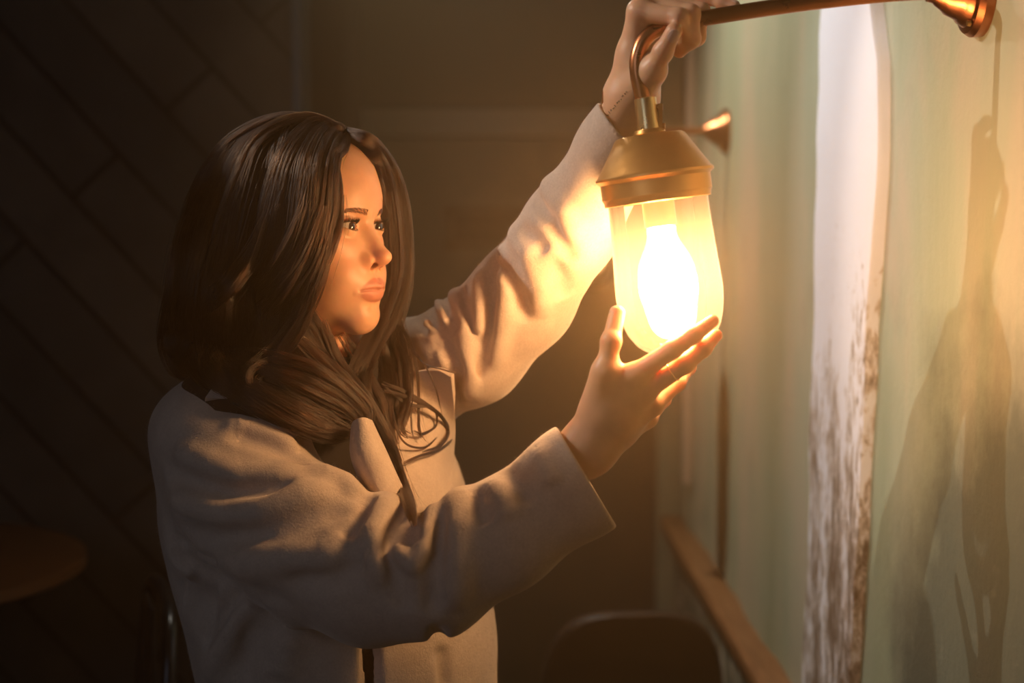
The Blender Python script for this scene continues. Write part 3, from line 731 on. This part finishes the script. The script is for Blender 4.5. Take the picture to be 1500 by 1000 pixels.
# eyes
m_eye = mat('eye', rough=.06, Specular_IOR_Level=.6); m_eye.node_tree.nodes['Principled BSDF'].inputs['Coat Weight'].default_value = .8
nt = NT(m_eye); at = nt.n('ShaderNodeAttribute'); at.attribute_name = 'tone'; nt.l(at.outputs['Color'], nt.b.inputs['Base Color'])
GAZE = h2w((.055, .36, -.02))
for s in (1, -1):
    c0 = h2w((s * EYX, 0, 0)); g = Vector(GAZE - c0).normalized(); M = np.array(Vector((0, 0, 1)).rotation_difference(g).to_matrix())
    V = []; col = []; F = []; n = 48; rings = 60
    for i in range(rings + 1):
        th = PI * i / rings; r_ = EYR * math.sin(th); z_ = EYR * math.cos(th) + .0011 * math.exp(-(th / .42) ** 2)
        for k_ in range(n):
            a_ = 2 * PI * k_ / n; V.append((r_ * math.cos(a_), r_ * math.sin(a_), z_))
            rr = EYR * math.sin(th)
            if th > PI / 2: c_ = (.6, .5, .45)
            elif rr < .0024: c_ = (.004, .003, .003)
            elif rr < .0064:
                f_ = .7 + .3 * math.sin(a_ * 23) ; c_ = (.050 * f_, .020 * f_, .008 * f_) if rr < .0057 else (.012, .008, .006)
            else: c_ = (.62, .54, .48)
            col.append(c_)
    F = [(i * n + k_, i * n + (k_ + 1) % n, (i + 1) * n + (k_ + 1) % n, (i + 1) * n + k_) for i in range(rings) for k_ in range(n)]
    F = [f_[::-1] for f_ in F]
    o = npmesh('eye', np.array(V) @ M.T + c0, F, m_eye, attr={'tone': np.array(col)}); pchild(o)
# nails
m_nail = mat('nail', (.74, .44, .34), .25)
def nail(tip, prev, facing, w=.0062, l=.0055, lift=.0078, back=.0015):
    """a thin curved plate on the back of a fingertip; facing: direction the nail looks"""
    t = np.array(W(*tip)); u = t - np.array(W(*prev)); u /= np.linalg.norm(u); f_ = np.array(facing, float); f_ -= u * (f_ @ u); f_ /= np.linalg.norm(f_); s_ = np.cross(u, f_)
    V = []; F = []; n = 12
    for top in (1, 0):
        for i in range(n + 1):
            for k_ in range(n + 1):
                a_ = (i / n * 2 - 1); b_ = (k_ / n * 2 - 1); rx = a_ * math.sqrt(max(0, 1 - b_ * b_ * .45)); ry = b_ * math.sqrt(max(0, 1 - a_ * a_ * .45))
                p = t - u * back + u * (ry * l) + s_ * (rx * w * .92) + f_ * (math.sqrt(max(.0, lift ** 2 - (rx * w * .92) ** 2)) + (.0004 if top else -.0012) - .0012 * max(0, ry) ** 2)
                V.append(p)
    N = (n + 1) ** 2
    for i in range(n):
        for k_ in range(n):
            q = (i * (n + 1) + k_, (i + 1) * (n + 1) + k_, (i + 1) * (n + 1) + k_ + 1, i * (n + 1) + k_ + 1); F.append(q); F.append(tuple(N + j for j in q[::-1]))
    ring = [i * (n + 1) for i in range(n + 1)] + [n * (n + 1) + k_ for k_ in range(1, n + 1)] + [i * (n + 1) + n for i in range(n - 1, -1, -1)] + [k_ for k_ in range(n - 1, 0, -1)]
    for j in range(len(ring)): a_, b_ = ring[j], ring[(j + 1) % len(ring)]; F.append((a_, b_, b_ + N, a_ + N))
    m = MB(); m.add(V, F); o = m.build('fingernail', m_nail); pchild(o)
cam_dir = np.array([-.2, -1., .05])
nail(LH['thumb'][3], LH['thumb'][2], (.35, -1, .35), w=.0064, l=.0068, lift=.0088)
nail(LH['pinky'][3], LH['pinky'][2], (0, -.25, 1), w=.0040, l=.0045, lift=.0056)
nail(RH['thumb'][3], RH['thumb'][2], (-1, -.35, .1), w=.0060, l=.0062, lift=.0079)
# thin rings
def ringo(p, q, rad, mt):
    a_, b_ = np.array(W(*p)), np.array(W(*q)); u = Vector(b_ - a_).normalized(); M = Vector((0, 0, 1)).rotation_difference(u).to_matrix()
    m = MB(); m.tube([M @ Vector((rad * math.cos(t), rad * math.sin(t), 0)) + Vector(a_) for t in np.linspace(0, 2 * PI, 49)[:-1]], .00055, 8, closed=True); o = m.build('finger_ring', mt); pchild(o)
m_gold = mat('thin_gold', (.95, .72, .40), .2, 1.)
pm = [lerp(W(*RH['middle'][0]), W(*RH['middle'][1]), .72)]
RH_ring_a = tuple(np.array(RH['middle'][0]) * .30 + np.array(RH['middle'][1]) * .70)
ringo(RH_ring_a, RH['middle'][1], .0101, m_gold)
# the line of small tattooed marks along the raised forearm
m = MB(); rt = np.random.RandomState(11)
for i in range(12):
    px, py = 887 + 31 * i / 11, 172 - 38 * i / 11
    for _ in range(2):
        q = [(px + rt.uniform(-1.6, 1.6), py + rt.uniform(-1.8, 1.8)) for _ in range(2)]
        m.tube([onsurf(a_, b_, f_lhand, .0002) for a_, b_ in q], .00033, 6)
pchild(m.build('forearm_tattoo', mat('tattoo_ink', (.10, .055, .035), .6)))
# clothes under the coat
m_dress = mat('dark_brown_dress', (.014, .008, .006), .8)
def f_dress(P): return np.maximum(np.maximum(f_trunk(P) - .009, P[:, 2] - 1.365), .36 - P[:, 2])
def f_dress2(P):
    d = f_dress(P)
    for S3 in (SLV_R, SLV_L): d = smax(d, -chain(P, [W(*a) for a, r in S3[3:]], [.070] * (len(S3) - 3), .01), .01)
    return d
V, Q = nets(f_dress2, (-.62, 1.3, .3), (.3, 2.05, 1.39), .006); DRESS = pchild(npmesh('dress', V, Q, m_dress))
m_boot = mat('black_boot', (.015, .013, .012), .4)
for s in (-1, 1):
    h = HIP - [0, 0, .06] + TR * .085 * s; kn = h + np.array([.01, 0, -.40]); an = np.array([kn[0] - .02, kn[1] + .03, .09])
    def fb(P, an=an, kn=kn):
        toe = an + TF * .15 - [0, 0, .055]; heel = an - TF * .03 - [0, 0, .05]
        d = cap(P, an + [0, 0, .20], an, .058, .048); d = smin(d, cap(P, heel, toe, .034, .030), .04); return np.maximum(d, -P[:, 2])
    V, Q = nets(fb, an - [.25, .25, .12], an + [.25, .25, .30], .005); pchild(npmesh('boot', V, Q, m_boot))
# the coat
m_wool = mat('pale_wool', rough=.95, Specular_IOR_Level=.15, Sheen_Weight=.55, Sheen_Roughness=.45); nt = NT(m_wool); v = nt.coord((1, 1, 1))
m_wool.node_tree.nodes['Principled BSDF'].inputs['Sheen Tint'].default_value = (1, .86, .76, 1)
wn = nt.noise(v, 420, 3, .7); wn2 = nt.noise(v, 60, 4, .6)
nt.l(nt.mix(.5, nt.ramp(wn, [(.3, (.47, .365, .30)), (.7, (.66, .535, .45))]), nt.ramp(wn2, [(.3, (.50, .39, .325)), (.7, (.62, .50, .42))])), nt.b.inputs['Base Color'])
hb = nt.n('ShaderNodeMath', operation='ADD'); nt.l(wn, hb.inputs[0]); nt.l(nt.noise(v, 160, 4, .7), hb.inputs[1]); nt.bump(hb.outputs[0], .40, .0016)
FC = make_coat_f()
V, Q = nets(FC, (-.64, 1.2, .5), (.26, 2.05, 1.72), .0031); COAT = pchild(npmesh('coat', V, Q, m_wool)); COATV, COATQ = V, Q
COAT['label'] = 'pale pinkish wool coat with a wide collar'
# lapels: thick felt sheets
def sheet(name, grid, th, parent, m):
    g = np.array(grid); a_, b_ = g.shape[:2]; n1, n2 = 60, 40
    rows = np.array([spline(g[i], n2) for i in range(a_)]); cols = np.array([spline(rows[:, j], n1) for j in range(n2)])   # n2 x n1
    V = cols.reshape(-1, 3); F = [(j * n1 + i, j * n1 + i + 1, (j + 1) * n1 + i + 1, (j + 1) * n1 + i) for j in range(n2 - 1) for i in range(n1 - 1)]
    o = npmesh(name, V, F, m); s_ = o.modifiers.new('th', 'SOLIDIFY'); s_.thickness = th; s_.offset = 0; b_ = o.modifiers.new('bv', 'BEVEL'); b_.width = th * .42; b_.segments = 3; b_.limit_method = 'ANGLE'
    o.parent = parent; o.matrix_parent_inverse = POFF; return o
def f_noR(P): return smin(f_torso(P), f_sleeve(P, SLV_L), .035)
def S_(px, py, off): return onsurf(px, py, f_noR if px > 500 else f_coat0, off)
far_lapel = [[S_(566, 548, .010), S_(600, 545, .022), S_(640, 540, .024), S_(663, 549, .026)],
             [S_(568, 590, .012), S_(600, 590, .020), S_(640, 592, .022), S_(666, 596, .024)],
             [S_(575, 650, .012), S_(605, 655, .018), S_(640, 655, .020), S_(662, 655, .020)],
             [S_(592, 720, .012), S_(615, 725, .016), S_(640, 725, .018), S_(656, 720, .018)],
             [S_(610, 790, .008), S_(620, 792, .012), S_(630, 795, .012), S_(640, 790, .012)]]
sheet('lapel', far_lapel, .007, PX, m_wool)
nl = lambda px, py, Y: W(px, py, Y)
near_lapel = [[nl(519, 628, 1.540), nl(522, 618, 1.528), nl(530, 614, 1.525), nl(541, 618, 1.538)],
              [nl(518, 665, 1.530), nl(526, 662, 1.505), nl(545, 660, 1.505), nl(562, 662, 1.525)],
              [nl(532, 705, 1.525), nl(542, 702, 1.498), nl(562, 700, 1.500), nl(580, 702, 1.520)],
              [nl(552, 745, 1.520), nl(562, 742, 1.495), nl(582, 740, 1.498), nl(600, 745, 1.515)],
              [nl(564, 764, 1.545), nl(576, 762, 1.535), nl(592, 762, 1.538), nl(605, 764, 1.548)]]
sheet('lapel', near_lapel, .008, PX, m_wool)
collar = [[S_(300, 585, .004), S_(345, 590, .008), S_(400, 625, .010), S_(428, 645, .002)],
          [S_(315, 565, .010), S_(360, 572, .016), S_(412, 605, .018), S_(440, 632, .006)],
          [S_(335, 545, .014), S_(380, 550, .022), S_(425, 585, .026), S_(455, 615, .010)]]
sheet('collar', collar, .007, PX, m_wool)

# short wool fibres standing off the cloth
rf = np.random.RandomState(3); idx = rf.randint(0, len(COATV), 60000); B = COATV[idx] + rf.normal(0, .0008, (60000, 3)); vis = (B[:, 2] > .95); B = B[vis]
e3 = np.eye(3) * .002
G = np.stack([ev(FC, B + e3[i]) - ev(FC, B - e3[i]) for i in range(3)], 1); G /= np.linalg.norm(G, axis=1)[:, None] + 1e-9
B = B - G * ev(FC, B)[:, None]; D = G + rf.normal(0, .75, B.shape); D /= np.linalg.norm(D, axis=1)[:, None]; D2 = D + rf.normal(0, .5, B.shape)
Lf = rf.uniform(.0012, .0032, len(B))[:, None]
FUZZ = [(np.stack([B[i] - G[i] * .0004, B[i] + D[i] * Lf[i] * .5, B[i] + (D[i] + D2[i]) * Lf[i] * .5]), .00007) for i in range(len(B))]
# ================================================================ hair
def f_solid(P): return np.minimum(f_head(w2h(P)), f_coat0(P) - .002)
CAMP = np.array([0, 0, EYE])
def lockpts(pts):
    out = []
    for p in pts:
        px, py, q = p
        if q > 1: out.append(W(px, py, q))            # absolute distance
        else: out.append(onsurf(px, py, f_solid, q))  # q metres proud of what lies behind
    return out
# (points, radius in px-metres along the lock, strands, waviness)
LOCKS = [
 ([(508, 196, .004), (501, 216, .006), (485, 234, .007), (490, 285, .008), (482, 330, .009), (466, 368, .010), (448, 410, .012), (440, 450, .014), (462, 490, .016), (490, 535, .020), (530, 580, .022), (560, 622, .022)], [.004, .006, .008, .008, .008, .009, .010, .010, .010, .009, .008, .003], 420, .0015),
 ([(506, 194, .006), (492, 200, .010), (478, 240, .012), (472, 300, .013), (458, 360, .014), (438, 420, .018), (428, 470, .020), (450, 520, .024), (498, 566, .026), (540, 606, .024), (572, 668, .020)], [.004, .009, .012, .014, .014, .015, .015, .014, .012, .009, .003], 620, .003),
 ([(505, 193, .006), (480, 192, .010), (458, 235, .014), (448, 300, .016), (436, 370, .018), (418, 440, .024), (410, 500, .028), (430, 550, .034), (480, 588, .032), (528, 612, .026)], [.004, .010, .015, .017, .018, .019, .019, .018, .014, .007], 760, .004),
 ([(504, 192, .006), (465, 186, .010), (428, 225, .014), (408, 290, .018), (392, 370, .022), (376, 450, .030), (374, 520, .036), (402, 572, .036), (455, 602, .032), (512, 626, .024)], [.004, .011, .016, .019, .020, .022, .022, .020, .015, .006], 820, .005),
 ([(503, 191, .006), (450, 182, .010), (392, 212, .014), (364, 282, .018), (344, 362, .024), (332, 440, .034), (332, 512, .040), (362, 562, .036), (420, 598, .032), (482, 622, .024)], [.004, .011, .016, .019, .021, .024, .024, .020, .015, .005], 820, .005),
 ([(502, 190, .006), (435, 180, .010), (362, 212, .012), (328, 282, .016), (304, 362, .022), (290, 440, .034), (290, 505, .040), (316, 548, .034), (366, 572, .026), (432, 602, .020)], [.004, .010, .014, .017, .019, .022, .022, .016, .010, .004], 760, .006),
 ([(501, 189, .005), (420, 179, .006), (345, 214, .008), (305, 282, .010), (280, 360, .012), (268, 440, .016), (268, 500, .020), (284, 538, .020), (322, 556, .014)], [.004, .008, .010, .012, .014, .016, .016, .012, .004], 520, .006),
 ([(470, 182, .004), (400, 180, .004), (330, 222, .004), (290, 288, .004), (266, 360, .004), (255, 440, .006), (253, 500, .008), (266, 536, .010), (298, 552, .010)], [.003, .005, .006, .007, .009, .010, .010, .008, .003], 300, .007),
 ([(500, 192, .003), (510, 205, .003), (528, 216, .003), (546, 235, .003), (557, 264, .003), (563, 300, .003)], [.004, .006, .004, .004, .003, .001], 300, .001),
 ([(512, 194, .003), (504, 208, .003), (496, 220, .003), (487, 238, .004), (484, 268, .005)], [.004, .008, .007, .006, .003], 300, .001),
 ([(503, 285, .010), (499, 328, .010), (487, 366, .012), (471, 404, .013), (462, 442, .015)], [.003, .005, .006, .006, .003], 80, .001),
 # waves across the side
 ([(460, 240, .024), (440, 330, .030), (405, 405, .040), (350, 455, .050), (300, 490, .050), (272, 528, .036), (290, 552, .026)], [.006, .010, .012, .013, .012, .010, .003], 420, .006),
 ([(470, 300, .024), (445, 380, .032), (405, 440, .046), (350, 490, .056), (318, 530, .050), (340, 562, .036), (400, 590, .030)], [.006, .010, .012, .013, .012, .010, .004], 420, .006),
 ([(400, 300, .028), (370, 380, .040), (330, 430, .050), (285, 462, .044), (262, 500, .026), (276, 540, .020)], [.006, .010, .012, .012, .010, .003], 360, .006),
 ([(480, 330, .022), (462, 400, .028), (440, 460, .040), (400, 515, .054), (370, 550, .050), (390, 590, .034)], [.006, .009, .011, .012, .011, .004], 340, .006),
 # the sweep over the collar
 ([(330, 520, .046), (392, 540, .050), (450, 560, .048), (500, 588, .040), (530, 612, .032), (524, 628, .024)], [.010, .016, .018, .014, .008, .003], 620, .004),
 ([(300, 540, .030), (362, 572, .040), (424, 604, .040), (478, 626, .032), (528, 634, .026)], [.008, .013, .016, .012, .003], 520, .004),
 ([(420, 490, .044), (462, 530, .046), (500, 566, .040), (532, 600, .030), (528, 622, .024), (508, 620, .026), (512, 606, .030)], [.008, .012, .012, .008, .005, .003, .001], 360, .004),
 # behind the face, far side
 ([(506, 194, .004), (530, 208, .004), (552, 236, .004), (564, 282, 1.655), (572, 340, 1.668), (574, 400, 1.664), (566, 440, 1.650), (553, 480, 1.630), (530, 525, 1.600), (500, 575, 1.57)], [.003, .006, .008, .010, .011, .012, .010, .008, .007, .003], 420, .003),
 ([(506, 192, .006), (540, 206, .010), (568, 244, 1.665), (583, 295, 1.675), (587, 350, 1.680), (584, 415, 1.674), (570, 465, 1.655), (548, 515, 1.625), (540, 570, 1.590), (560, 640, .020)], [.003, .007, .008, .009, .010, .010, .009, .007, .006, .003], 460, .004),
 ([(505, 190, .007), (545, 206, .012), (576, 246, 1.680), (591, 300, 1.690), (596, 360, 1.692), (592, 420, 1.690), (580, 470, 1.680), (566, 520, 1.660), (572, 580, .020), (578, 650, .016)], [.002, .004, .005, .006, .006, .006, .006, .006, .005, .002], 300, .004),
 ([(560, 300, 1.685), (570, 400, 1.690), (575, 470, 1.680), (585, 510, 1.665), (590, 560, .018), (588, 610, .018), (598, 640, .014)], [.012, .014, .012, .010, .008, .006, .002], 420, .005),
 # tresses lying on the chest
 ([(470, 470, 1.575), (492, 530, .030), (530, 582, .030), (562, 640, .026), (584, 700, .022), (600, 742, .020), (609, 770, .018)], [.006, .007, .007, .0065, .006, .0045, .002], 420, .0015),
 ([(500, 490, 1.60), (530, 540, .024), (556, 590, .022), (570, 650, .018), (590, 712, .016), (606, 760, .014)], [.005, .007, .008, .006, .005, .002], 300, .002),
 ([(545, 470, 1.640), (556, 520, .016), (566, 570, .018), (570, 620, .016), (566, 660, .014)], [.008, .010, .010, .007, .002], 300, .003),
 ([(580, 470, 1.680), (600, 505, .026), (610, 550, .028), (612, 600, .042), (615, 632, .042), (628, 651, .042)], [.003, .003, .002, .0016, .0012, .0006], 60, .001),
 ([(575, 490, 1.670), (590, 530, .034), (592, 580, .040), (588, 620, .040), (600, 640, .040)], [.006, .007, .006, .004, .001], 140, .004),
 ([(560, 560, .038), (590, 572, .044), (622, 590, .044), (648, 612, .042), (661, 640, .040), (645, 658, .040), (615, 668, .040), (590, 678, .038)], [.003, .0028, .0024, .0022, .0018, .0014, .0011, .0005], 60, .0012),
 ([(556, 570, .038), (600, 582, .046), (640, 604, .044), (656, 632, .042), (642, 655, .040), (618, 662, .040)], [.003, .0028, .0022, .0018, .0014, .0006], 50, .0015),
 ([(560, 560, .038), (600, 590, .044), (634, 596, .044), (640, 622, .042), (620, 636, .040), (604, 632, .040)], [.003, .003, .002, .0018, .001, .0006], 40, .002),
 ([(570, 590, .038), (580, 630, .036), (596, 652, .034), (622, 655, .034), (640, 640, .034)], [.003, .002, .0016, .001, .0005], 30, .001),
 ([(604, 510, .034), (625, 540, .036), (640, 575, .044), (648, 610, .044)], [.001, .001, .0008, .0003], 10, .001),
 ([(596, 500, .034), (620, 530, .036), (650, 541, .042), (672, 546, .036)], [.001, .001, .0006, .0003], 8, .001),
]
rng = np.random.RandomState(7); STR = []; LP = []
for pts, rad, n, wav in LOCKS:
    P = np.array(lockpts(pts)); LP.append((P, rad)); K = 34
    ctr = spline(P, K); r = np.interp(np.linspace(0, 1, K), np.linspace(0, 1, len(rad)), rad)
    tan = np.gradient(ctr, axis=0); tan /= np.linalg.norm(tan, axis=1)[:, None]
    view = ctr - CAMP; view /= np.linalg.norm(view, axis=1)[:, None]
    sd = np.cross(tan, view); sd /= np.linalg.norm(sd, axis=1)[:, None]; dp = np.cross(sd, tan)
    ncl = max(3, n // 14); cl = rng.normal(0, .55, (ncl, 2)); cph = rng.uniform(0, 6.3, ncl); clen = rng.uniform(.80, 1.02, ncl)
    t = np.linspace(0, 1, K)
    for i in range(n):
        j = rng.randint(ncl); o2 = cl[j] + rng.normal(0, .16, 2); q = np.hypot(*o2)
        if q > 1.25: o2 *= 1.25 / q
        fz = rng.normal(0, 1, 2) * .35
        ph = cph[j] + rng.normal(0, .3); amp = wav * (.4 + .6 * t) * (1 if n > 100 else .5)
        u = o2[0] * r + amp * np.sin(t * (9 + 2 * np.sin(cph[j])) + ph) + fz[0] * .0022 * t ** 2
        w_ = (o2[1] * r * .62) + amp * .6 * np.cos(t * 8 + ph * 1.7) + fz[1] * .0015 * t ** 2
        s_ = ctr + sd * u[:, None] + dp * w_[:, None]
        e = min(1., clen[j] + rng.normal(0, .04)); kk = int(K * max(.6, e))
        a0 = rng.randint(0, 9) if np.hypot(*(pts[0][:2] - np.array([505, 192]))) > 60 else 0
        STR.append((s_[a0:kk], .00034 if rng.rand() > .25 else .00022))
# flyaways round the outline
for i in range(260):
    P, rad = LP[rng.randint(0, len(LP) - 7)]; K = 26; ctr = spline(P, K); off = rng.normal(0, 1, 3); off[1] *= .5
    t = np.linspace(0, 1, K); amp = rng.uniform(.004, .016)
    s_ = ctr + (off / np.linalg.norm(off)) * (np.interp(t, np.linspace(0, 1, len(rad)), rad)[:, None] * 1.0 + amp * t[:, None] ** 1.5) + rng.normal(0, .002, 3) * np.sin(t * rng.uniform(4, 12))[:, None]
    a = rng.randint(0, 8); STR.append((s_[a:a + rng.randint(10, K - a)], .00013))
# back of the head: plain long fall so that the hair is whole from other sides
for i in range(1500):
    az = rng.uniform(-1., 1.) * 1.9; up_ = rng.uniform(.15, 1.3)
    d0 = np.array([math.sin(az) * math.cos(up_), -math.cos(az) * math.cos(up_), math.sin(up_)])
    c = np.array([0, -.082, .036]); K = 22; pts = []
    for t in np.linspace(0, 1, K):
        el = up_ * (1 - t * 2.2)
        if el > -.15: d = np.array([math.sin(az) * math.cos(el), -math.cos(az) * math.cos(el), math.sin(el)]); p = c + d * np.array([.081, .105, .086]) * (1 + .05 * rng.rand() * 0 + .02 * math.sin(i))
        else: p = p + np.array([math.sin(az) * .0015, -math.cos(az) * .001, -.0135]) + rng.normal(0, .0006, 3)
        pts.append(p)
    pts = h2w(np.array(pts))
    ok = f_solid(pts.astype(F4)) > -.004
    if az * 1 < 0 or True:
        k = K if ok.all() else max(2, int(np.argmin(ok)))
        if k > 5 and pts[:k, 0].max() < W(430, 300, 1.6)[0]: STR.append((pts[:k], .0004))
def hair_curves(name, strands, m, parent):
    hc = bpy.data.hair_curves.new(name); hc.add_curves([len(s) for s, r in strands])
    hc.attributes['position'].data.foreach_set('vector', np.concatenate([s for s, r in strands]).astype(F4).ravel())
    rr = np.concatenate([r * np.interp(np.linspace(0, 1, len(s)), [0, .12, .75, 1], [.35, 1, .9, .25]) for s, r in strands]).astype(F4)
    at = hc.attributes.get('radius') or hc.attributes.new('radius', 'FLOAT', 'POINT'); at.data.foreach_set('value', rr)
    o = bpy.data.objects.new(name, hc); C.objects.link(o); hc.materials.append(m); o.parent = parent; o.matrix_parent_inverse = POFF; return o
m_hair = bpy.data.materials.new('dark_brown_hair'); m_hair.use_nodes = True; nt = NT(m_hair); nt.t.nodes.remove(nt.b)
hb = nt.n('ShaderNodeBsdfHairPrincipled'); hb.parametrization = 'COLOR'; hb.inputs['Color'].default_value = (.021, .0090, .0042, 1); hb.inputs['Roughness'].default_value = .36; hb.inputs['Radial Roughness'].default_value = .45; hb.inputs['Random Roughness'].default_value = .2
nt.l(hb.outputs[0], nt.t.nodes['Material Output'].inputs['Surface'])
HAIR = hair_curves('hair', STR, m_hair, PX)
m_hairbase = mat('hair_underlayer', (.012, .006, .0035), .6, Specular_IOR_Level=.15)
def f_hbase(P):
    L = w2h(P); x = np.abs(L[:, 0])
    d = ell(L, (0, -.086, .038), (.080, .100, .085))
    face = ell(np.stack([x, L[:, 1], L[:, 2]], 1), (0, .030, -.030), (.066, .075, .104)); d = smax(d, -face, .006)
    d = np.maximum(d, -L[:, 2] - .075)
    for Pp, rad in LP[:8] + LP[11:18]:
        k = len(Pp); c = chain(P, [Pp[i] for i in range(1, k - 1)], [rad[i] * .55 for i in range(1, k - 1)], .01); d = smin(d, c, .012)
    for Pp, rad in LP[18:21]:
        k = len(Pp); c = chain(P, [Pp[i] for i in range(2, k - 2)], [rad[i] * .35 for i in range(2, k - 2)], .004); d = smin(d, c, .004)
    return d
allp = np.concatenate([p for p, r in LP[:21]]); V, Q = nets(f_hbase, np.minimum(allp.min(0), HC - .25) - .02, allp.max(0) + .05, .0032)
hbm = npmesh('hair_underlayer', V, Q, m_hairbase); hbm.parent = HAIR; hbm.matrix_parent_inverse = POFF
# brows and lashes
def onhead(x, z, off=.0004):
    y = .06
    for _ in range(200):
        d = float(f_head(np.array([[x, y, z]], F4))[0])
        if d < .0002: break
        y -= max(d * .6, .0002)
    return np.array([x, y + off, z])
bs = []
for s in (1, -1):
    for i in range(260):
        t = rng.rand(); x = .0105 + .036 * t; z = .0150 + .0028 * math.sin(min(1, t * 1.25) * PI * .62) - .004 * max(0, t - .6) / .4; wdt = .0040 * (1 - t * .65)
        z += rng.uniform(-1, 1) * wdt * .8 - .0005
        a = onhead(s * x, z); dx = .0052 * (.5 + .5 * t + .3); ang = math.radians(58 * (1 - t) ** 1.5 + 6 - 18 * t) ; b = onhead(s * (x + dx * math.cos(ang)), z + dx * math.sin(ang) * .7, .0009)
        c = (a + b) / 2 + [0, .0004, .0002]; bs.append((h2w(np.array([a, c, b])), .00019))
BROW = hair_curves('eyebrow', bs, m_hair, PX)
ls = []
for s in (1, -1):
    for up_ in (1, 0):
        for i in range(70 if up_ else 34):
            tt = -1 + 2 * (i + rng.rand()) / (70 if up_ else 34); x = EYX + tt * .0128; t = (tt + 1) / 2
            z = (.0043 * math.sqrt(max(0, 1 - abs(tt) ** 2.3)) + .0012 * t) if up_ else (-.0036 * (max(0, 1 - tt * tt)) + .0008 * t - .0004)
            y = math.sqrt(max(1e-6, (EYR + .0012) ** 2 - (x - EYX) ** 2 - z * z)); a = np.array([s * x, y, z]); Ln = (.0058 + .0026 * t) * (.6 + .4 * rng.rand()) if up_ else .0028
            d = np.array([s * (tt * .55 + .15), .85, .25 if up_ else -.45]); d /= np.linalg.norm(d); q = [a + d * Ln * k_ + np.array([0, 0, (1 if up_ else -.3) * Ln * .55 * k_ ** 2]) for k_ in (0, .33, .66, 1)]
            ls.append((h2w(np.array(q)), .00015 if up_ else .00009))
m_lash = mat('lash', (.006, .004, .003), .5); hair_curves('eyelashes', ls, m_lash, PX)

m_fuzz = mat('wool_fibre', (.60, .48, .40), .9); fz_ = hair_curves('wool_fuzz', FUZZ, m_fuzz, PX); fz_['kind'] = 'stuff'
# ================================================================ light, air, camera
def spot(name, loc, target, energy, col, size, blend=.6, rad=.02):
    L = bpy.data.lights.new(name, 'SPOT'); L.energy = energy; L.color = col; L.spot_size = math.radians(size); L.spot_blend = blend; L.shadow_soft_size = rad
    o = bpy.data.objects.new(name, L); C.objects.link(o); o.location = loc; o.rotation_euler = (Vector(target) - Vector(loc)).to_track_quat('-Z', 'Y').to_euler(); return o
spot('ceiling_spotlight', (-1.25, 1.42, 2.39), (.49, 1.54, 1.52), 60, (1., .84, .68), 32, .5, .012)
spot('wall_washer', (-.45, 3.05, 2.62), (.48, 2.62, 1.45), 72, (1., .86, .66), 96, .9, .03)
spot('pillar_fill_spot', (-.38, 2.30, 2.66), (.49, 2.02, 1.42), 30, (.96, .95, 1.), 40, .8, .03)  # unseen spot added only to brighten the whitewashed post
def area(name, loc, target, energy, col, size):
    L = bpy.data.lights.new(name, 'AREA'); L.energy = energy; L.color = col; L.size = size
    o = bpy.data.objects.new(name, L); C.objects.link(o); o.location = loc; o.rotation_euler = (Vector(target) - Vector(loc)).to_track_quat('-Z', 'Y').to_euler(); return o
area('cool_fill', (-1.6, -1.1, 2.2), (-.2, 1.7, 1.1), 5.2, (.78, .86, 1.), 1.2)  # soft cool light added to lift the near shoulder and sleeve; no window here
w = bpy.data.worlds.new('world'); bpy.context.scene.world = w; w.use_nodes = True; t = w.node_tree
t.nodes['Background'].inputs[0].default_value = (.02, .022, .026, 1); t.nodes['Background'].inputs[1].default_value = .3
HAZE = .078                                     # thin haze added to stand in for lens bloom round the bulb
if HAZE > 0:
    vs = t.nodes.new('ShaderNodeVolumeScatter'); vs.inputs['Color'].default_value = (1., .72, .42, 1); vs.inputs['Density'].default_value = HAZE; vs.inputs['Anisotropy'].default_value = .80
    t.links.new(vs.outputs[0], t.nodes['World Output'].inputs['Volume'])
cam = bpy.data.cameras.new('camera'); co = bpy.data.objects.new('camera', cam); C.objects.link(co)
co.location = (0, 0, EYE); co.rotation_euler = (PI / 2 - PITCH, 0, 0); cam.lens = 2083. / 1500 * 36; cam.sensor_width = 36; cam.clip_start = .05
cam.dof.use_dof = True; cam.dof.focus_distance = 1.53; cam.dof.aperture_fstop = 2.8
s = bpy.context.scene; s.camera = co
s.view_settings.view_transform = 'Standard'; s.view_settings.look = 'None'; s.view_settings.gamma = 1; s.view_settings.use_curve_mapping = False
s.view_settings.exposure = 0.3
s.cycles.use_denoising = True; s.cycles.max_bounces = 6; s.cycles.transparent_max_bounces = 12; s.cycles.volume_bounces = 0
s.cycles.caustics_reflective = False; s.cycles.caustics_refractive = False
